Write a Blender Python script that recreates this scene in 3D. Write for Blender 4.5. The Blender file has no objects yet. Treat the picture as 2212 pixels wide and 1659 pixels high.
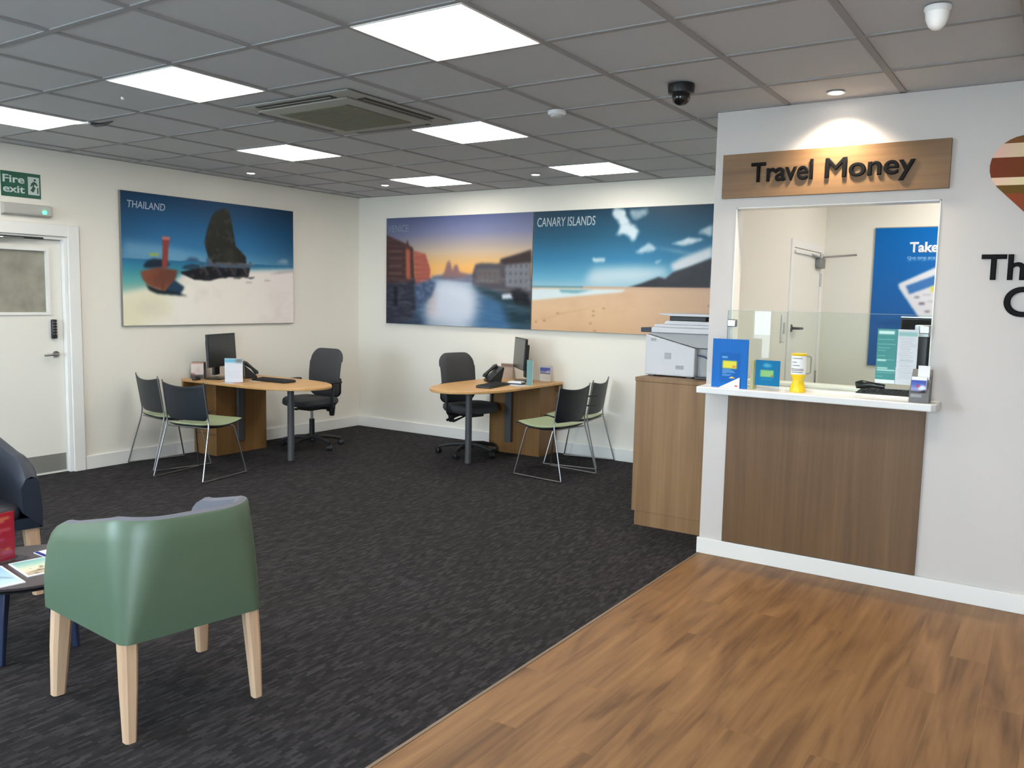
import bpy, bmesh, math, random
import numpy as np
from mathutils import Vector, Matrix
PI = math.pi
random.seed(4)
SC = bpy.context.scene
COL = SC.collection
H = 2.677                       # ceiling height
GX, GY = 4.41, -4.678           # ceiling grid origin
WY = -2.39                      # face of the counter wall

# ------------------------------------------------------------------ camera
cd = bpy.data.cameras.new('camera')
cd.sensor_width = 36.0
cd.lens = 1817.66 / 2212 * 36
cd.clip_start = 0.05
cam = bpy.data.objects.new('camera', cd)
COL.objects.link(cam)
rt = Vector((0.833801, 0.551678, 0.020663))
dn = Vector((0.073498, -0.073834, -0.994559))
fw = Vector((-0.547151, 0.830783, -0.102110))
mw = Matrix((rt, -dn, -fw)).transposed().to_4x4()
mw.translation = Vector((7.02877, -7.34125, 1.55969))
cam.matrix_world = mw
SC.camera = cam

# ------------------------------------------------------------------ world, exposure
PANEL_E = 7.0
SKY_E = 8.5
w = bpy.data.worlds.new('overcast_sky'); SC.world = w
w.use_nodes = True
bg = w.node_tree.nodes['Background']
bg.inputs['Color'].default_value = (0.72, 0.84, 1.0, 1)
bg.inputs['Strength'].default_value = SKY_E
SC.view_settings.view_transform = 'Standard'
SC.view_settings.look = 'None'
SC.view_settings.gamma = 1
SC.view_settings.use_curve_mapping = False
SC.view_settings.exposure = 1.17

def portal(x0, x1, z0, z1, y):
    l = bpy.data.lights.new('window_portal', 'AREA')
    l.shape = 'RECTANGLE'; l.size = x1 - x0; l.size_y = z1 - z0
    l.cycles.is_portal = True
    o = bpy.data.objects.new('window_portal', l); COL.objects.link(o)
    o.location = ((x0 + x1) / 2, y, (z0 + z1) / 2)
    o.rotation_euler = (PI / 2, 0, 0)      # the portal looks along +Y, into the shop
WINDOWS = [(0.35, 2.75, 0.55, 2.45), (3.16, 3.50, 0.45, 2.2), (5.75, 7.85, 0.06, 2.35)]
SY = -9.6
for a in WINDOWS:
    portal(a[0], a[1], a[2], a[3], SY)

# ------------------------------------------------------------------ helpers
def lin(r, g, b):
    f = lambda c: (c / 255 / 12.92) if c <= 10 else ((c / 255 + 0.055) / 1.055) ** 2.4
    return (f(r), f(g), f(b), 1.0)

def mat(name, col, rough=0.5, metal=0.0, spec=0.5, noise=0, amp=0.0, bump=0.0, coat=0.0, stretch=(1, 1, 1)):
    m = bpy.data.materials.new(name); m.use_nodes = True
    nt = m.node_tree; p = nt.nodes['Principled BSDF']
    p.inputs['Base Color'].default_value = col
    p.inputs['Roughness'].default_value = rough
    p.inputs['Metallic'].default_value = metal
    p.inputs['Specular IOR Level'].default_value = spec
    p.inputs['Coat Weight'].default_value = coat
    if noise:
        tc = nt.nodes.new('ShaderNodeTexCoord'); mp = nt.nodes.new('ShaderNodeMapping')
        mp.inputs['Scale'].default_value = stretch
        n = nt.nodes.new('ShaderNodeTexNoise'); n.inputs['Scale'].default_value = noise
        n.inputs['Detail'].default_value = 4
        nt.links.new(tc.outputs['Object'], mp.inputs[0]); nt.links.new(mp.outputs[0], n.inputs['Vector'])
        if amp:
            r = nt.nodes.new('ShaderNodeValToRGB')
            r.color_ramp.elements[0].position = 0.3; r.color_ramp.elements[1].position = 0.7
            r.color_ramp.elements[0].color = tuple(c * (1 - amp) for c in col[:3]) + (1,)
            r.color_ramp.elements[1].color = tuple(min(1, c * (1 + amp)) for c in col[:3]) + (1,)
            nt.links.new(n.outputs['Fac'], r.inputs[0]); nt.links.new(r.outputs[0], p.inputs['Base Color'])
        if bump:
            b = nt.nodes.new('ShaderNodeBump'); b.inputs['Strength'].default_value = bump
            b.inputs['Distance'].default_value = 0.002
            nt.links.new(n.outputs['Fac'], b.inputs['Height']); nt.links.new(b.outputs[0], p.inputs['Normal'])
    return m

def emat(name, col, e):
    m = mat(name, (col[0], col[1], col[2], 1), 0.4)
    p = m.node_tree.nodes['Principled BSDF']
    p.inputs['Emission Color'].default_value = (col[0], col[1], col[2], 1)
    p.inputs['Emission Strength'].default_value = e
    return m

def wood(name, dark, mid, light, rough=0.45, axis=2, scale=1.0, planks=False):
    m = bpy.data.materials.new(name); m.use_nodes = True
    nt = m.node_tree; N = nt.nodes; L = nt.links; p = N['Principled BSDF']
    p.inputs['Roughness'].default_value = rough; p.inputs['Specular IOR Level'].default_value = .35
    tc = N.new('ShaderNodeTexCoord')
    s = [9.0 * scale] * 3; s[axis] = (1.1 if planks else 0.55) * scale
    s2 = [55.0 * scale] * 3; s2[axis] = 1.4 * scale
    mp = N.new('ShaderNodeMapping'); mp.inputs['Scale'].default_value = s
    mp2 = N.new('ShaderNodeMapping'); mp2.inputs['Scale'].default_value = s2
    n = N.new('ShaderNodeTexNoise'); n.inputs['Scale'].default_value = 1; n.inputs['Detail'].default_value = 3
    n.inputs['Distortion'].default_value = 1.6 if planks else 0.6
    n2 = N.new('ShaderNodeTexNoise'); n2.inputs['Scale'].default_value = 1; n2.inputs['Detail'].default_value = 3
    src = tc.outputs['Object']
    r = N.new('ShaderNodeValToRGB')
    e = r.color_ramp.elements
    e[0].position = 0.3; e[0].color = dark; e[1].position = 0.72; e[1].color = light
    k = e.new(0.5); k.color = mid
    mx = N.new('ShaderNodeMix'); mx.data_type = 'FLOAT'; mx.inputs[0].default_value = 0.3
    if planks:
        br = N.new('ShaderNodeTexBrick')
        br.inputs['Color1'].default_value = (0, 0, 0, 1); br.inputs['Color2'].default_value = (1, 1, 1, 1)
        br.inputs['Mortar'].default_value = (0.45, 0.45, 0.45, 1)
        br.inputs['Scale'].default_value = 1; br.inputs['Mortar Size'].default_value = 0.0012
        br.inputs['Brick Width'].default_value = 1.22; br.inputs['Row Height'].default_value = 0.152
        br.offset = 0.37
        rm = N.new('ShaderNodeMapping'); rm.inputs['Rotation'].default_value = (0, 0, PI / 2)
        L.new(src, rm.inputs[0]); L.new(rm.outputs[0], br.inputs['Vector'])
        # each plank gets its own stretch of grain
        mu = N.new('ShaderNodeVectorMath'); mu.operation = 'MULTIPLY_ADD'
        mu.inputs[1].default_value = (.25, 1.3, .7)
        L.new(br.outputs['Color'], mu.inputs[0]); L.new(src, mu.inputs[2]); src = mu.outputs[0]
    L.new(src, mp.inputs[0]); L.new(src, mp2.inputs[0])
    L.new(mp.outputs[0], n.inputs['Vector']); L.new(mp2.outputs[0], n2.inputs['Vector'])
    L.new(n.outputs['Fac'], mx.inputs[2]); L.new(n2.outputs['Fac'], mx.inputs[3])
    out = mx.outputs[0]
    if planks:
        m2 = N.new('ShaderNodeMath'); m2.operation = 'MULTIPLY_ADD'
        m2.inputs[1].default_value = 0.035; L.new(br.outputs['Color'], m2.inputs[0]); L.new(out, m2.inputs[2])
        m3 = N.new('ShaderNodeMath'); m3.operation = 'SUBTRACT'; m3.inputs[1].default_value = 0.018
        L.new(m2.outputs[0], m3.inputs[0]); out = m3.outputs[0]
    L.new(out, r.inputs[0]); L.new(r.outputs[0], p.inputs['Base Color'])
    b = N.new('ShaderNodeBump'); b.inputs['Strength'].default_value = 0.08; b.inputs['Distance'].default_value = 0.001
    L.new(n2.outputs['Fac'], b.inputs['Height']); L.new(b.outputs[0], p.inputs['Normal'])
    return m

class MB:
    """collects shapes, then links them as one mesh object"""
    def __init__(s): s.bm = bmesh.new()
    def box(s, x0, x1, y0, y1, z0, z1, M=None):
        vs = [s.bm.verts.new(v) for v in [(x0,y0,z0),(x1,y0,z0),(x1,y1,z0),(x0,y1,z0),(x0,y0,z1),(x1,y0,z1),(x1,y1,z1),(x0,y1,z1)]]
        for f in [(3,2,1,0),(4,5,6,7),(0,1,5,4),(1,2,6,5),(2,3,7,6),(3,0,4,7)]:
            s.bm.faces.new([vs[i] for i in f])
        if M is not None:
            for v in vs: v.co = M @ v.co
        return s
    def prism(s, pts, a0, a1, axis='z', M=None):
        mp = {'z': lambda p, a: (p[0], p[1], a), 'y': lambda p, a: (p[0], a, p[1]), 'x': lambda p, a: (a, p[0], p[1])}[axis]
        A = [s.bm.verts.new(mp(p, a0)) for p in pts]; B = [s.bm.verts.new(mp(p, a1)) for p in pts]
        n = len(pts)
        fs = [s.bm.faces.new(list(reversed(A))), s.bm.faces.new(B)]
        for i in range(n): fs.append(s.bm.faces.new([A[i], A[(i+1) % n], B[(i+1) % n], B[i]]))
        if M is not None:
            for v in A + B: v.co = M @ v.co
        return s
    def rings(s, rings, cap=True, closed=True):
        R = [[s.bm.verts.new(p) for p in r] for r in rings]
        n = len(R[0])
        for a, b in zip(R, R[1:]):
            for i in range(n if closed else n - 1):
                s.bm.faces.new([a[i], a[(i+1) % n], b[(i+1) % n], b[i]])
        if cap and closed:
            s.bm.faces.new(list(reversed(R[0]))); s.bm.faces.new(R[-1])
        return s
    def tube(s, pts, r, n=10, smooth=0):
        P = [Vector(p) for p in pts]
        if smooth:
            P = fillet(P, smooth)
        rad = r if isinstance(r, (list, tuple)) else [r] * len(P)
        up = None; rings = []
        for i, p in enumerate(P):
            t = (P[min(i+1, len(P)-1)] - P[max(i-1, 0)]).normalized()
            if up is None:
                up = t.orthogonal().normalized()
            up = (up - t * up.dot(t)).normalized(); sd = t.cross(up)
            rings.append([p + (up * math.cos(2*PI*k/n) + sd * math.sin(2*PI*k/n)) * rad[min(i, len(rad)-1)] for k in range(n)])
        return s.rings(rings)
    def cyl(s, c, r, z0, z1, n=24, r2=None):
        r2 = r if r2 is None else r2
        return s.rings([[(c[0]+q*math.cos(2*PI*k/n), c[1]+q*math.sin(2*PI*k/n), z) for k in range(n)] for q, z in ((r, z0), (r2, z1))])
    def lathe(s, prof, c=(0, 0, 0), n=28):
        return s.rings([[(c[0]+q*math.cos(2*PI*k/n), c[1]+q*math.sin(2*PI*k/n), c[2]+z) for k in range(n)] for q, z in prof])
    def grid(s, f, nu, nv):
        V = [[s.bm.verts.new(f(i / nu, j / nv)) for j in range(nv+1)] for i in range(nu+1)]
        for i in range(nu):
            for j in range(nv):
                s.bm.faces.new([V[i][j], V[i+1][j], V[i+1][j+1], V[i][j+1]])
        return s
    def solid_grid(s, f, nu, nv, th):
        """a curved sheet with real thickness; th(u,v) is the offset vector"""
        A = [[s.bm.verts.new(f(i / nu, j / nv)) for j in range(nv+1)] for i in range(nu+1)]
        B = [[s.bm.verts.new(Vector(f(i / nu, j / nv)) + Vector(th(i / nu, j / nv))) for j in range(nv+1)] for i in range(nu+1)]
        for i in range(nu):
            for j in range(nv):
                s.bm.faces.new([A[i][j], A[i+1][j], A[i+1][j+1], A[i][j+1]])
                s.bm.faces.new([B[i][j+1], B[i+1][j+1], B[i+1][j], B[i][j]])
        for i in range(nu):
            s.bm.faces.new([A[i][0], B[i][0], B[i+1][0], A[i+1][0]]); s.bm.faces.new([A[i+1][nv], B[i+1][nv], B[i][nv], A[i][nv]])
        for j in range(nv):
            s.bm.faces.new([A[0][j+1], B[0][j+1], B[0][j], A[0][j]]); s.bm.faces.new([A[nu][j], B[nu][j], B[nu][j+1], A[nu][j+1]])
        return s
    def build(s, name, m, parent=None, bevel=0, M=None, seg=2, sub=0):
        bmesh.ops.recalc_face_normals(s.bm, faces=s.bm.faces)
        me = bpy.data.meshes.new(name); s.bm.to_mesh(me); s.bm.free()
        me.materials.append(m)
        for p in me.polygons: p.use_smooth = True
        me.set_sharp_from_angle(angle=math.radians(38))
        o = bpy.data.objects.new(name, me); COL.objects.link(o)
        if parent is not None: o.parent = parent
        if M is not None: o.matrix_basis = M
        if sub:
            q = o.modifiers.new('sub', 'SUBSURF'); q.levels = sub; q.render_levels = sub
        if bevel:
            b = o.modifiers.new('bevel', 'BEVEL'); b.width = bevel; b.segments = seg
            b.limit_method = 'ANGLE'; b.angle_limit = math.radians(40)
        return o

def fillet(P, r, n=5):
    out = [P[0]]
    for i in range(1, len(P) - 1):
        a, b, c = P[i-1], P[i], P[i+1]
        d1 = (a - b); d2 = (c - b); q = min(r, d1.length * 0.48, d2.length * 0.48)
        p1 = b + d1.normalized() * q; p2 = b + d2.normalized() * q
        for k in range(n + 1):
            t = k / n
            out.append(p1 * (1-t)**2 + b * 2*t*(1-t) + p2 * t*t)
    out.append(P[-1])
    return out

def thing(name, label, cat, loc=(0, 0, 0), rz=0, group=None):
    o = bpy.data.objects.new(name, None); COL.objects.link(o)
    o.empty_display_size = 0.1
    o.location = loc; o.rotation_euler = (0, 0, rz)
    o['label'] = label; o['category'] = cat
    if group: o['group'] = group
    return o
def tag(o, label, cat, group=None):
    o['label'] = label; o['category'] = cat
    if group: o['group'] = group
    return o
def struct(o, label=None, cat=None):
    o['kind'] = 'structure'
    if label: o['label'] = label
    if cat: o['category'] = cat
    return o
def dup(root, loc, rz, label, group=None):
    r = root.copy(); COL.objects.link(r); r.location = loc; r.rotation_euler = (0, 0, rz); r['label'] = label
    if group: r['group'] = group
    for ch in list(root.children):
        c = ch.copy(); COL.objects.link(c); c.parent = r
        for g in ch.children:
            d = g.copy(); COL.objects.link(d); d.parent = c
    return r
def text_mesh(name, s, size, depth, m, parent, M, bold=0.0, shear=0.0, space=1.0, align='LEFT', fit=None):
    cu = bpy.data.curves.new(name, 'FONT'); cu.body = s; cu.size = size; cu.extrude = depth / 2
    cu.bevel_depth = bold; cu.bevel_resolution = 0; cu.shear = shear; cu.space_character = space; cu.align_x = align; cu.resolution_u = 8
    t = bpy.data.objects.new('t', cu); COL.objects.link(t)
    dg = bpy.context.evaluated_depsgraph_get()
    me = bpy.data.meshes.new_from_object(t.evaluated_get(dg)); me.name = name
    bpy.data.objects.remove(t)
    if fit:   # (width, height) of the lettering's bounding box, lower left at the origin
        xs = [v.co.x for v in me.vertices]; ys = [v.co.y for v in me.vertices]
        x0, x1, y0, y1 = min(xs), max(xs), min(ys), max(ys)
        sx = fit[0] / (x1 - x0); sy = fit[1] / (y1 - y0) if fit[1] else sx
        for v in me.vertices: v.co.x = (v.co.x - x0) * sx; v.co.y = (v.co.y - y0) * sy
    me.materials.clear(); me.materials.append(m)
    o = bpy.data.objects.new(name, me); COL.objects.link(o)
    if parent is not None: o.parent = parent
    o.matrix_basis = M
    return o
def frameM(O, U, V):
    """matrix whose local x runs along U, y along V, z out of the face, origin O"""
    U = Vector(U).normalized(); V = Vector(V).normalized(); N = U.cross(V)
    M = Matrix((U, V, N)).transposed().to_4x4(); M.translation = Vector(O); return M

# ---- printed pictures: a fine grid of coloured points, so each print is its own procedural picture
class Canvas:
    def __init__(s, nx, ny, seed=1):
        s.nx, s.ny = nx, ny
        s.U, s.V = np.meshgrid(np.linspace(0, 1, nx), np.linspace(0, 1, ny))
        s.C = np.zeros((ny, nx, 3)); s.rs = np.random.RandomState(seed)
    def c(s, rgb): return np.array(rgb, float) / 255
    def fill(s, rgb): s.C[:] = s.c(rgb); return s
    def blend(s, m, rgb):
        m = np.clip(m, 0, 1)[..., None]
        s.C = s.C * (1 - m) + (rgb if isinstance(rgb, np.ndarray) else s.c(rgb)) * m; return s
    def vgrad(s, stops):
        v = [a for a, _ in stops]
        return np.stack([np.interp(s.V, v, [s.c(c)[k] for _, c in stops]) for k in range(3)], -1)
    def noise(s, fx, fy, oct=3):
        out = np.zeros_like(s.U); a = 1.0; tot = 0
        for _ in range(oct):
            gx, gy = int(fx) + 2, int(fy) + 2
            g = s.rs.rand(gy, gx); x = s.U * (gx - 1.001); y = s.V * (gy - 1.001)
            i = x.astype(int); j = y.astype(int); fx_ = x - i; fy_ = y - j
            fx_ = fx_ * fx_ * (3 - 2 * fx_); fy_ = fy_ * fy_ * (3 - 2 * fy_)
            out += a * ((g[j, i] * (1 - fx_) + g[j, i+1] * fx_) * (1 - fy_) + (g[j+1, i] * (1 - fx_) + g[j+1, i+1] * fx_) * fy_)
            tot += a; a *= .5; fx *= 2; fy *= 2
        return out / tot
    def mask(s, pts, soft=0):
        m = np.zeros(s.U.shape, bool); n = len(pts)
        for i in range(n):
            x1, y1 = pts[i]; x2, y2 = pts[(i+1) % n]
            if y1 == y2: continue
            cnd = ((y1 > s.V) != (y2 > s.V)) & (s.U < (x2 - x1) * (s.V - y1) / (y2 - y1) + x1)
            m ^= cnd
        m = m.astype(float)
        if soft: m = s.blur(m, soft)
        return m
    def blur(s, m, r):
        for ax in (0, 1):
            k = np.ones(2 * r + 1) / (2 * r + 1)
            for _ in range(2):
                pad = [(0, 0)] * m.ndim; pad[ax] = (r, r)
                p = np.pad(m, pad, mode='edge')
                cs = np.cumsum(p, axis=ax); z = np.zeros_like(np.take(cs, [0], axis=ax))
                cs = np.concatenate([z, cs], axis=ax); n = m.shape[ax]
                hi = np.take(cs, range(2*r+1, 2*r+1+n), axis=ax); lo = np.take(cs, range(0, n), axis=ax)
                m = (hi - lo) / (2 * r + 1)
        return m
    def poly(s, pts, rgb, soft=0, a=1.0): return s.blend(s.mask(pts, soft) * a, rgb)
    def rect(s, x0, y0, x1, y1, rgb, soft=0, a=1.0): return s.poly([(x0, y0), (x1, y0), (x1, y1), (x0, y1)], rgb, soft, a)
    def finish(s, r): s.C = s.blur(s.C, r) if r else s.C; return s
PRINT = {}
def print_mat(rough):
    if rough not in PRINT:
        m = bpy.data.materials.new('printed_picture'); m.use_nodes = True
        p = m.node_tree.nodes['Principled BSDF']; p.inputs['Roughness'].default_value = rough; p.inputs['Specular IOR Level'].default_value = .2
        at = m.node_tree.nodes.new('ShaderNodeVertexColor'); at.layer_name = 'print'
        m.node_tree.links.new(at.outputs[0], p.inputs['Base Color'])
        PRINT[rough] = m
    return PRINT[rough]
def print_obj(name, cv, w_, h_, parent, M, rough=0.45):
    nx, ny = cv.nx, cv.ny
    co = np.stack([cv.U * w_, cv.V * h_, np.zeros_like(cv.U)], -1).reshape(-1, 3)
    idx = np.arange(nx * ny).reshape(ny, nx)
    f = np.stack([idx[:-1, :-1], idx[:-1, 1:], idx[1:, 1:], idx[1:, :-1]], -1).reshape(-1, 4)
    me = bpy.data.meshes.new(name); me.from_pydata(co.tolist(), [], f.tolist())
    ca = me.color_attributes.new('print', 'FLOAT_COLOR', 'POINT')
    C = np.clip(cv.C, 0, 1); L = np.where(C <= .04045, C / 12.92, ((C + .055) / 1.055) ** 2.4)
    ca.data.foreach_set('color', np.concatenate([L.reshape(-1, 3), np.ones((nx * ny, 1))], 1).ravel().astype('f'))
    me.materials.append(print_mat(rough))
    o = bpy.data.objects.new(name, me); COL.objects.link(o)
    if parent is not None: o.parent = parent
    o.matrix_basis = M
    return o

# ------------------------------------------------------------------ materials
M_wall = mat('cream_wall_paint', (0.80, 0.77, 0.695, 1), 0.6, noise=60, bump=0.04)
M_wallc = mat('counter_wall_paint', (0.59, 0.553, 0.528, 1), 0.55, noise=60, bump=0.04)
M_gloss = mat('white_gloss_paint', (0.80, 0.795, 0.77, 1), 0.3)
M_tile = mat('mineral_ceiling_tile', (0.50, 0.51, 0.53, 1), 0.9, noise=180, amp=0.05, bump=0.15)
M_tbar = mat('ceiling_grid_bar', (0.34, 0.34, 0.345, 1), 0.85, spec=.1)
M_black = mat('black_plastic', (0.012, 0.013, 0.015, 1), 0.35)
M_blackm = mat('black_matt_plastic', (0.015, 0.015, 0.017, 1), 0.6)
M_navyp = mat('dark_navy_black_shell', (0.010, 0.014, 0.020, 1), 0.42)
M_chrome = mat('chrome', (0.36, 0.36, 0.37, 1), 0.3, 1.0)
M_steel = mat('brushed_steel', (0.45, 0.45, 0.46, 1), 0.35, 1.0)
M_greyl = mat('grey_metal_leg', (0.085, 0.088, 0.095, 1), 0.45, 0.3)
M_sage = mat('sage_green_vinyl', lin(146, 160, 124), 0.5, noise=120, bump=0.05)
M_dgrey = mat('dark_grey_fabric', (0.050, 0.052, 0.056, 1), 0.9, noise=500, amp=0.15, bump=0.2)
M_white = mat('white_plastic', (0.78, 0.78, 0.78, 1), 0.35)
M_paper = mat('white_paper', (0.82, 0.83, 0.86, 1), 0.6)
M_beech = wood('beech_desk_laminate', lin(190, 146, 94), lin(202, 158, 104), lin(212, 170, 116), 0.4, axis=0)
M_beechd = wood('shaded_beech_laminate', lin(116, 83, 46), lin(126, 91, 52), lin(136, 100, 60), 0.45, axis=2)  # desk beech darkened: the shade under the desktop is put into its colour
M_leg = wood('pale_beech_leg', lin(186, 150, 120), lin(200, 166, 136), lin(212, 180, 150), 0.5, axis=2, scale=1.5)
M_oak = wood('oak_laminate_vertical', lin(90, 66, 44), lin(106, 80, 54), lin(120, 92, 64), 0.45, axis=2)
M_oakh = wood('oak_laminate_horizontal', lin(106, 79, 52), lin(124, 94, 64), lin(138, 107, 74), 0.45, axis=0)
M_cab = wood('cabinet_oak_laminate', lin(116, 86, 56), lin(133, 101, 68), lin(147, 114, 79), 0.45, axis=2)
M_floorw = wood('vinyl_wood_floor', lin(94, 64, 38), lin(132, 95, 59), lin(158, 118, 77), 0.5, axis=1, scale=0.8, planks=True)

def carpet_mat():
    m = bpy.data.materials.new('charcoal_carpet_tile'); m.use_nodes = True
    nt = m.node_tree; N = nt.nodes; L = nt.links; p = N['Principled BSDF']
    p.inputs['Roughness'].default_value = 0.95; p.inputs['Specular IOR Level'].default_value = 0.1
    tc = N.new('ShaderNodeTexCoord')
    rm = N.new('ShaderNodeMapping'); rm.inputs['Rotation'].default_value = (0, 0, PI / 2)
    L.new(tc.outputs['Object'], rm.inputs[0])
    dn_ = N.new('ShaderNodeTexNoise'); dn_.inputs['Scale'].default_value = 22
    ad = N.new('ShaderNodeVectorMath'); ad.operation = 'MULTIPLY_ADD'; ad.inputs[1].default_value = (0.03, 0.012, 0)
    L.new(rm.outputs[0], dn_.inputs['Vector']); L.new(dn_.outputs['Color'], ad.inputs[0]); L.new(rm.outputs[0], ad.inputs[2])
    br = N.new('ShaderNodeTexBrick')
    br.inputs['Color1'].default_value = (0, 0, 0, 1); br.inputs['Color2'].default_value = (1, 1, 1, 1)
    br.inputs['Mortar Size'].default_value = 0; br.inputs['Scale'].default_value = 1
    br.inputs['Brick Width'].default_value = 0.052; br.inputs['Row Height'].default_value = 0.0135
    br.offset = 0.43; br.offset_frequency = 2
    L.new(ad.outputs[0], br.inputs['Vector'])
    mp = N.new('ShaderNodeMapping'); mp.inputs['Scale'].default_value = (13, 34, 1)
    L.new(rm.outputs[0], mp.inputs[0])
    n = N.new('ShaderNodeTexNoise'); n.inputs['Scale'].default_value = 1; n.inputs['Detail'].default_value = 4
    L.new(mp.outputs[0], n.inputs['Vector'])
    n2 = N.new('ShaderNodeTexNoise'); n2.inputs['Scale'].default_value = 420
    mx = N.new('ShaderNodeMix'); mx.data_type = 'FLOAT'; mx.inputs[0].default_value = 0.55
    L.new(br.outputs['Color'], mx.inputs[2]); L.new(n.outputs['Fac'], mx.inputs[3])
    r = N.new('ShaderNodeValToRGB'); e = r.color_ramp.elements
    e[0].position = 0.2; e[0].color = lin(36, 35, 37); e[1].position = 0.9; e[1].color = lin(72, 70, 72)
    k = e.new(0.55); k.color = lin(49, 47, 49)
    L.new(mx.outputs[0], r.inputs[0]); L.new(r.outputs[0], p.inputs['Base Color'])
    b = N.new('ShaderNodeBump'); b.inputs['Strength'].default_value = 0.5; b.inputs['Distance'].default_value = 0.002
    L.new(n2.outputs['Fac'], b.inputs['Height']); L.new(b.outputs[0], p.inputs['Normal'])
    return m
M_carpet = carpet_mat()

def glass_mat(name, tint=(0.93, 0.97, 0.955), ior=1.5, rough=0.0):
    m = bpy.data.materials.new(name); m.use_nodes = True
    nt = m.node_tree; N = nt.nodes; N.clear(); L = nt.links
    o = N.new('ShaderNodeOutputMaterial'); mx = N.new('ShaderNodeMixShader')
    t = N.new('ShaderNodeBsdfTransparent'); t.inputs[0].default_value = tint + (1,)
    g = N.new('ShaderNodeBsdfGlossy'); g.inputs['Roughness'].default_value = rough
    fr = N.new('ShaderNodeFresnel'); fr.inputs['IOR'].default_value = ior
    ge = N.new('ShaderNodeNewGeometry'); iv = N.new('ShaderNodeMath'); iv.operation = 'SUBTRACT'; iv.inputs[0].default_value = 1
    L.new(ge.outputs['Backfacing'], iv.inputs[1]); mu = N.new('ShaderNodeMath'); mu.operation = 'MULTIPLY'
    L.new(fr.outputs[0], mu.inputs[0]); L.new(iv.outputs[0], mu.inputs[1]); L.new(mu.outputs[0], mx.inputs[0]); L.new(t.outputs[0], mx.inputs[1]); L.new(g.outputs[0], mx.inputs[2])
    L.new(mx.outputs[0], o.inputs[0])
    return m
M_glass = glass_mat('clear_glass')
M_acryl = glass_mat('clear_acrylic', (0.94, 0.95, 0.96))
M_panel = emat('led_diffuser', (1.0, 0.95, 0.87), PANEL_E)
# ================================================================== THE SETTING
X1, Y0 = 8.05, SY            # right wall, shop front
def floor_obj(x0, x1, y0, y1, z, m, name):
    return struct(MB().box(x0, x1, y0, y1, z - 0.06, z).build(name, m))
floor_obj(-0.1, 5.195, Y0, 0.1, 0.0, M_carpet, 'floor')
f2 = floor_obj(5.205, X1, Y0, WY, 0.0, M_floorw, 'floor')
floor_obj(5.205, X1, WY, 0.1, 0.0, M_carpet, 'floor')
struct(MB().box(5.193, 5.207, Y0, WY - 0.02, -0.05, 0.0025).build('trim_1', mat('floor_edging_strip', lin(120, 100, 80), 0.4)))

# left wall with the fire door opening (y -4.40 .. -3.47, up to z 2.0)
DY0, DY1, DZ = -4.42, -3.47, 1.985
wl = MB()
wl.box(-0.12, 0, Y0, DY0, 0, H + 0.1); wl.box(-0.12, 0, DY1, 0.1, 0, H + 0.1); wl.box(-0.12, 0, DY0, DY1, DZ, H + 0.1)
struct(wl.build('wall_left', M_wall))
struct(MB().box(0, X1, 0, 0.12, 0, H + 0.1).build('wall_back', M_wall))
struct(MB().box(X1, X1 + 0.12, Y0, 0.12, 0, H + 0.1).build('wall_right', M_wallc))
# counter wall with the service opening
OX0, OX1, OZ0, OZ1 = 5.335, 6.425, 1.02, 2.115
wc = MB(); WT = 0.11
wc.box(5.195, OX0, WY, WY + WT, 0, H + .1); wc.box(OX1, X1, WY, WY + WT, 0, H + .1)
wc.box(OX0, OX1, WY, WY + WT, 0, OZ0); wc.box(OX0, OX1, WY, WY + WT, OZ1, H + .1)
struct(wc.build('wall_counter', M_wallc))
KD0, KD1 = -0.98, -0.10       # kiosk door
wk = MB()
wk.box(5.195, 5.285, WY + WT, KD0, 0, H + .1); wk.box(5.195, 5.285, KD1, 0, 0, H + .1); wk.box(5.195, 5.285, KD0, KD1, 2.0, H + .1)
struct(wk.build('wall_side_of_office', M_wall))
# shop front with three glazed openings
wf = MB(); zt = H + .1; xs = [0.0]
for a in WINDOWS: xs += [a[0], a[1]]
xs.append(X1)
for i in range(0, len(xs), 2): wf.box(xs[i], xs[i+1], Y0 - 0.12, Y0, 0, zt)
for a in WINDOWS:
    wf.box(a[0], a[1], Y0 - .12, Y0, 0, a[2]); wf.box(a[0], a[1], Y0 - .12, Y0, a[3], zt)
struct(wf.build('wall_front', M_wallc))
M_alu = mat('grey_aluminium', (0.16, 0.165, 0.17, 1), 0.4, 0.5)
for i, a in enumerate(WINDOWS):
    x0, x1, z0, z1 = a
    fr = MB(); t = 0.045
    fr.box(x0, x0+t, Y0-.09, Y0-.03, z0, z1); fr.box(x1-t, x1, Y0-.09, Y0-.03, z0, z1)
    fr.box(x0, x1, Y0-.09, Y0-.03, z0, z0+t); fr.box(x0, x1, Y0-.09, Y0-.03, z1-t, z1)
    if i == 2: fr.box((x0+x1)/2-.03, (x0+x1)/2+.03, Y0-.09, Y0-.03, z0, z1)
    fo = struct(fr.build('window_%d' % (i + 1), M_alu))
    MB().box(x0+t, x1-t, Y0-.065, Y0-.058, z0+t, z1-t).build('pane', M_glass, fo)
struct(MB().box(-15, 22, -40, Y0 - .12, -0.14, -0.05).build('pavement', mat('pavement', (0.60, 0.59, 0.57, 1), 0.9, noise=8, amp=.1)))

# baseboards
for nm, b in (('baseboard_left', (0, 0.018, DY1 + 0.10, 0, 0, 0.118)), ('baseboard_back', (0, 5.195, -0.018, 0, 0, 0.118)),
              ('baseboard_left', (0, 0.018, Y0, DY0 - 0.10, 0, 0.118)), ('baseboard_counter', (5.185, X1, WY - 0.02, WY, 0, 0.098))):
    struct(MB().box(*b).build(nm, M_gloss, bevel=0.003))

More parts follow.
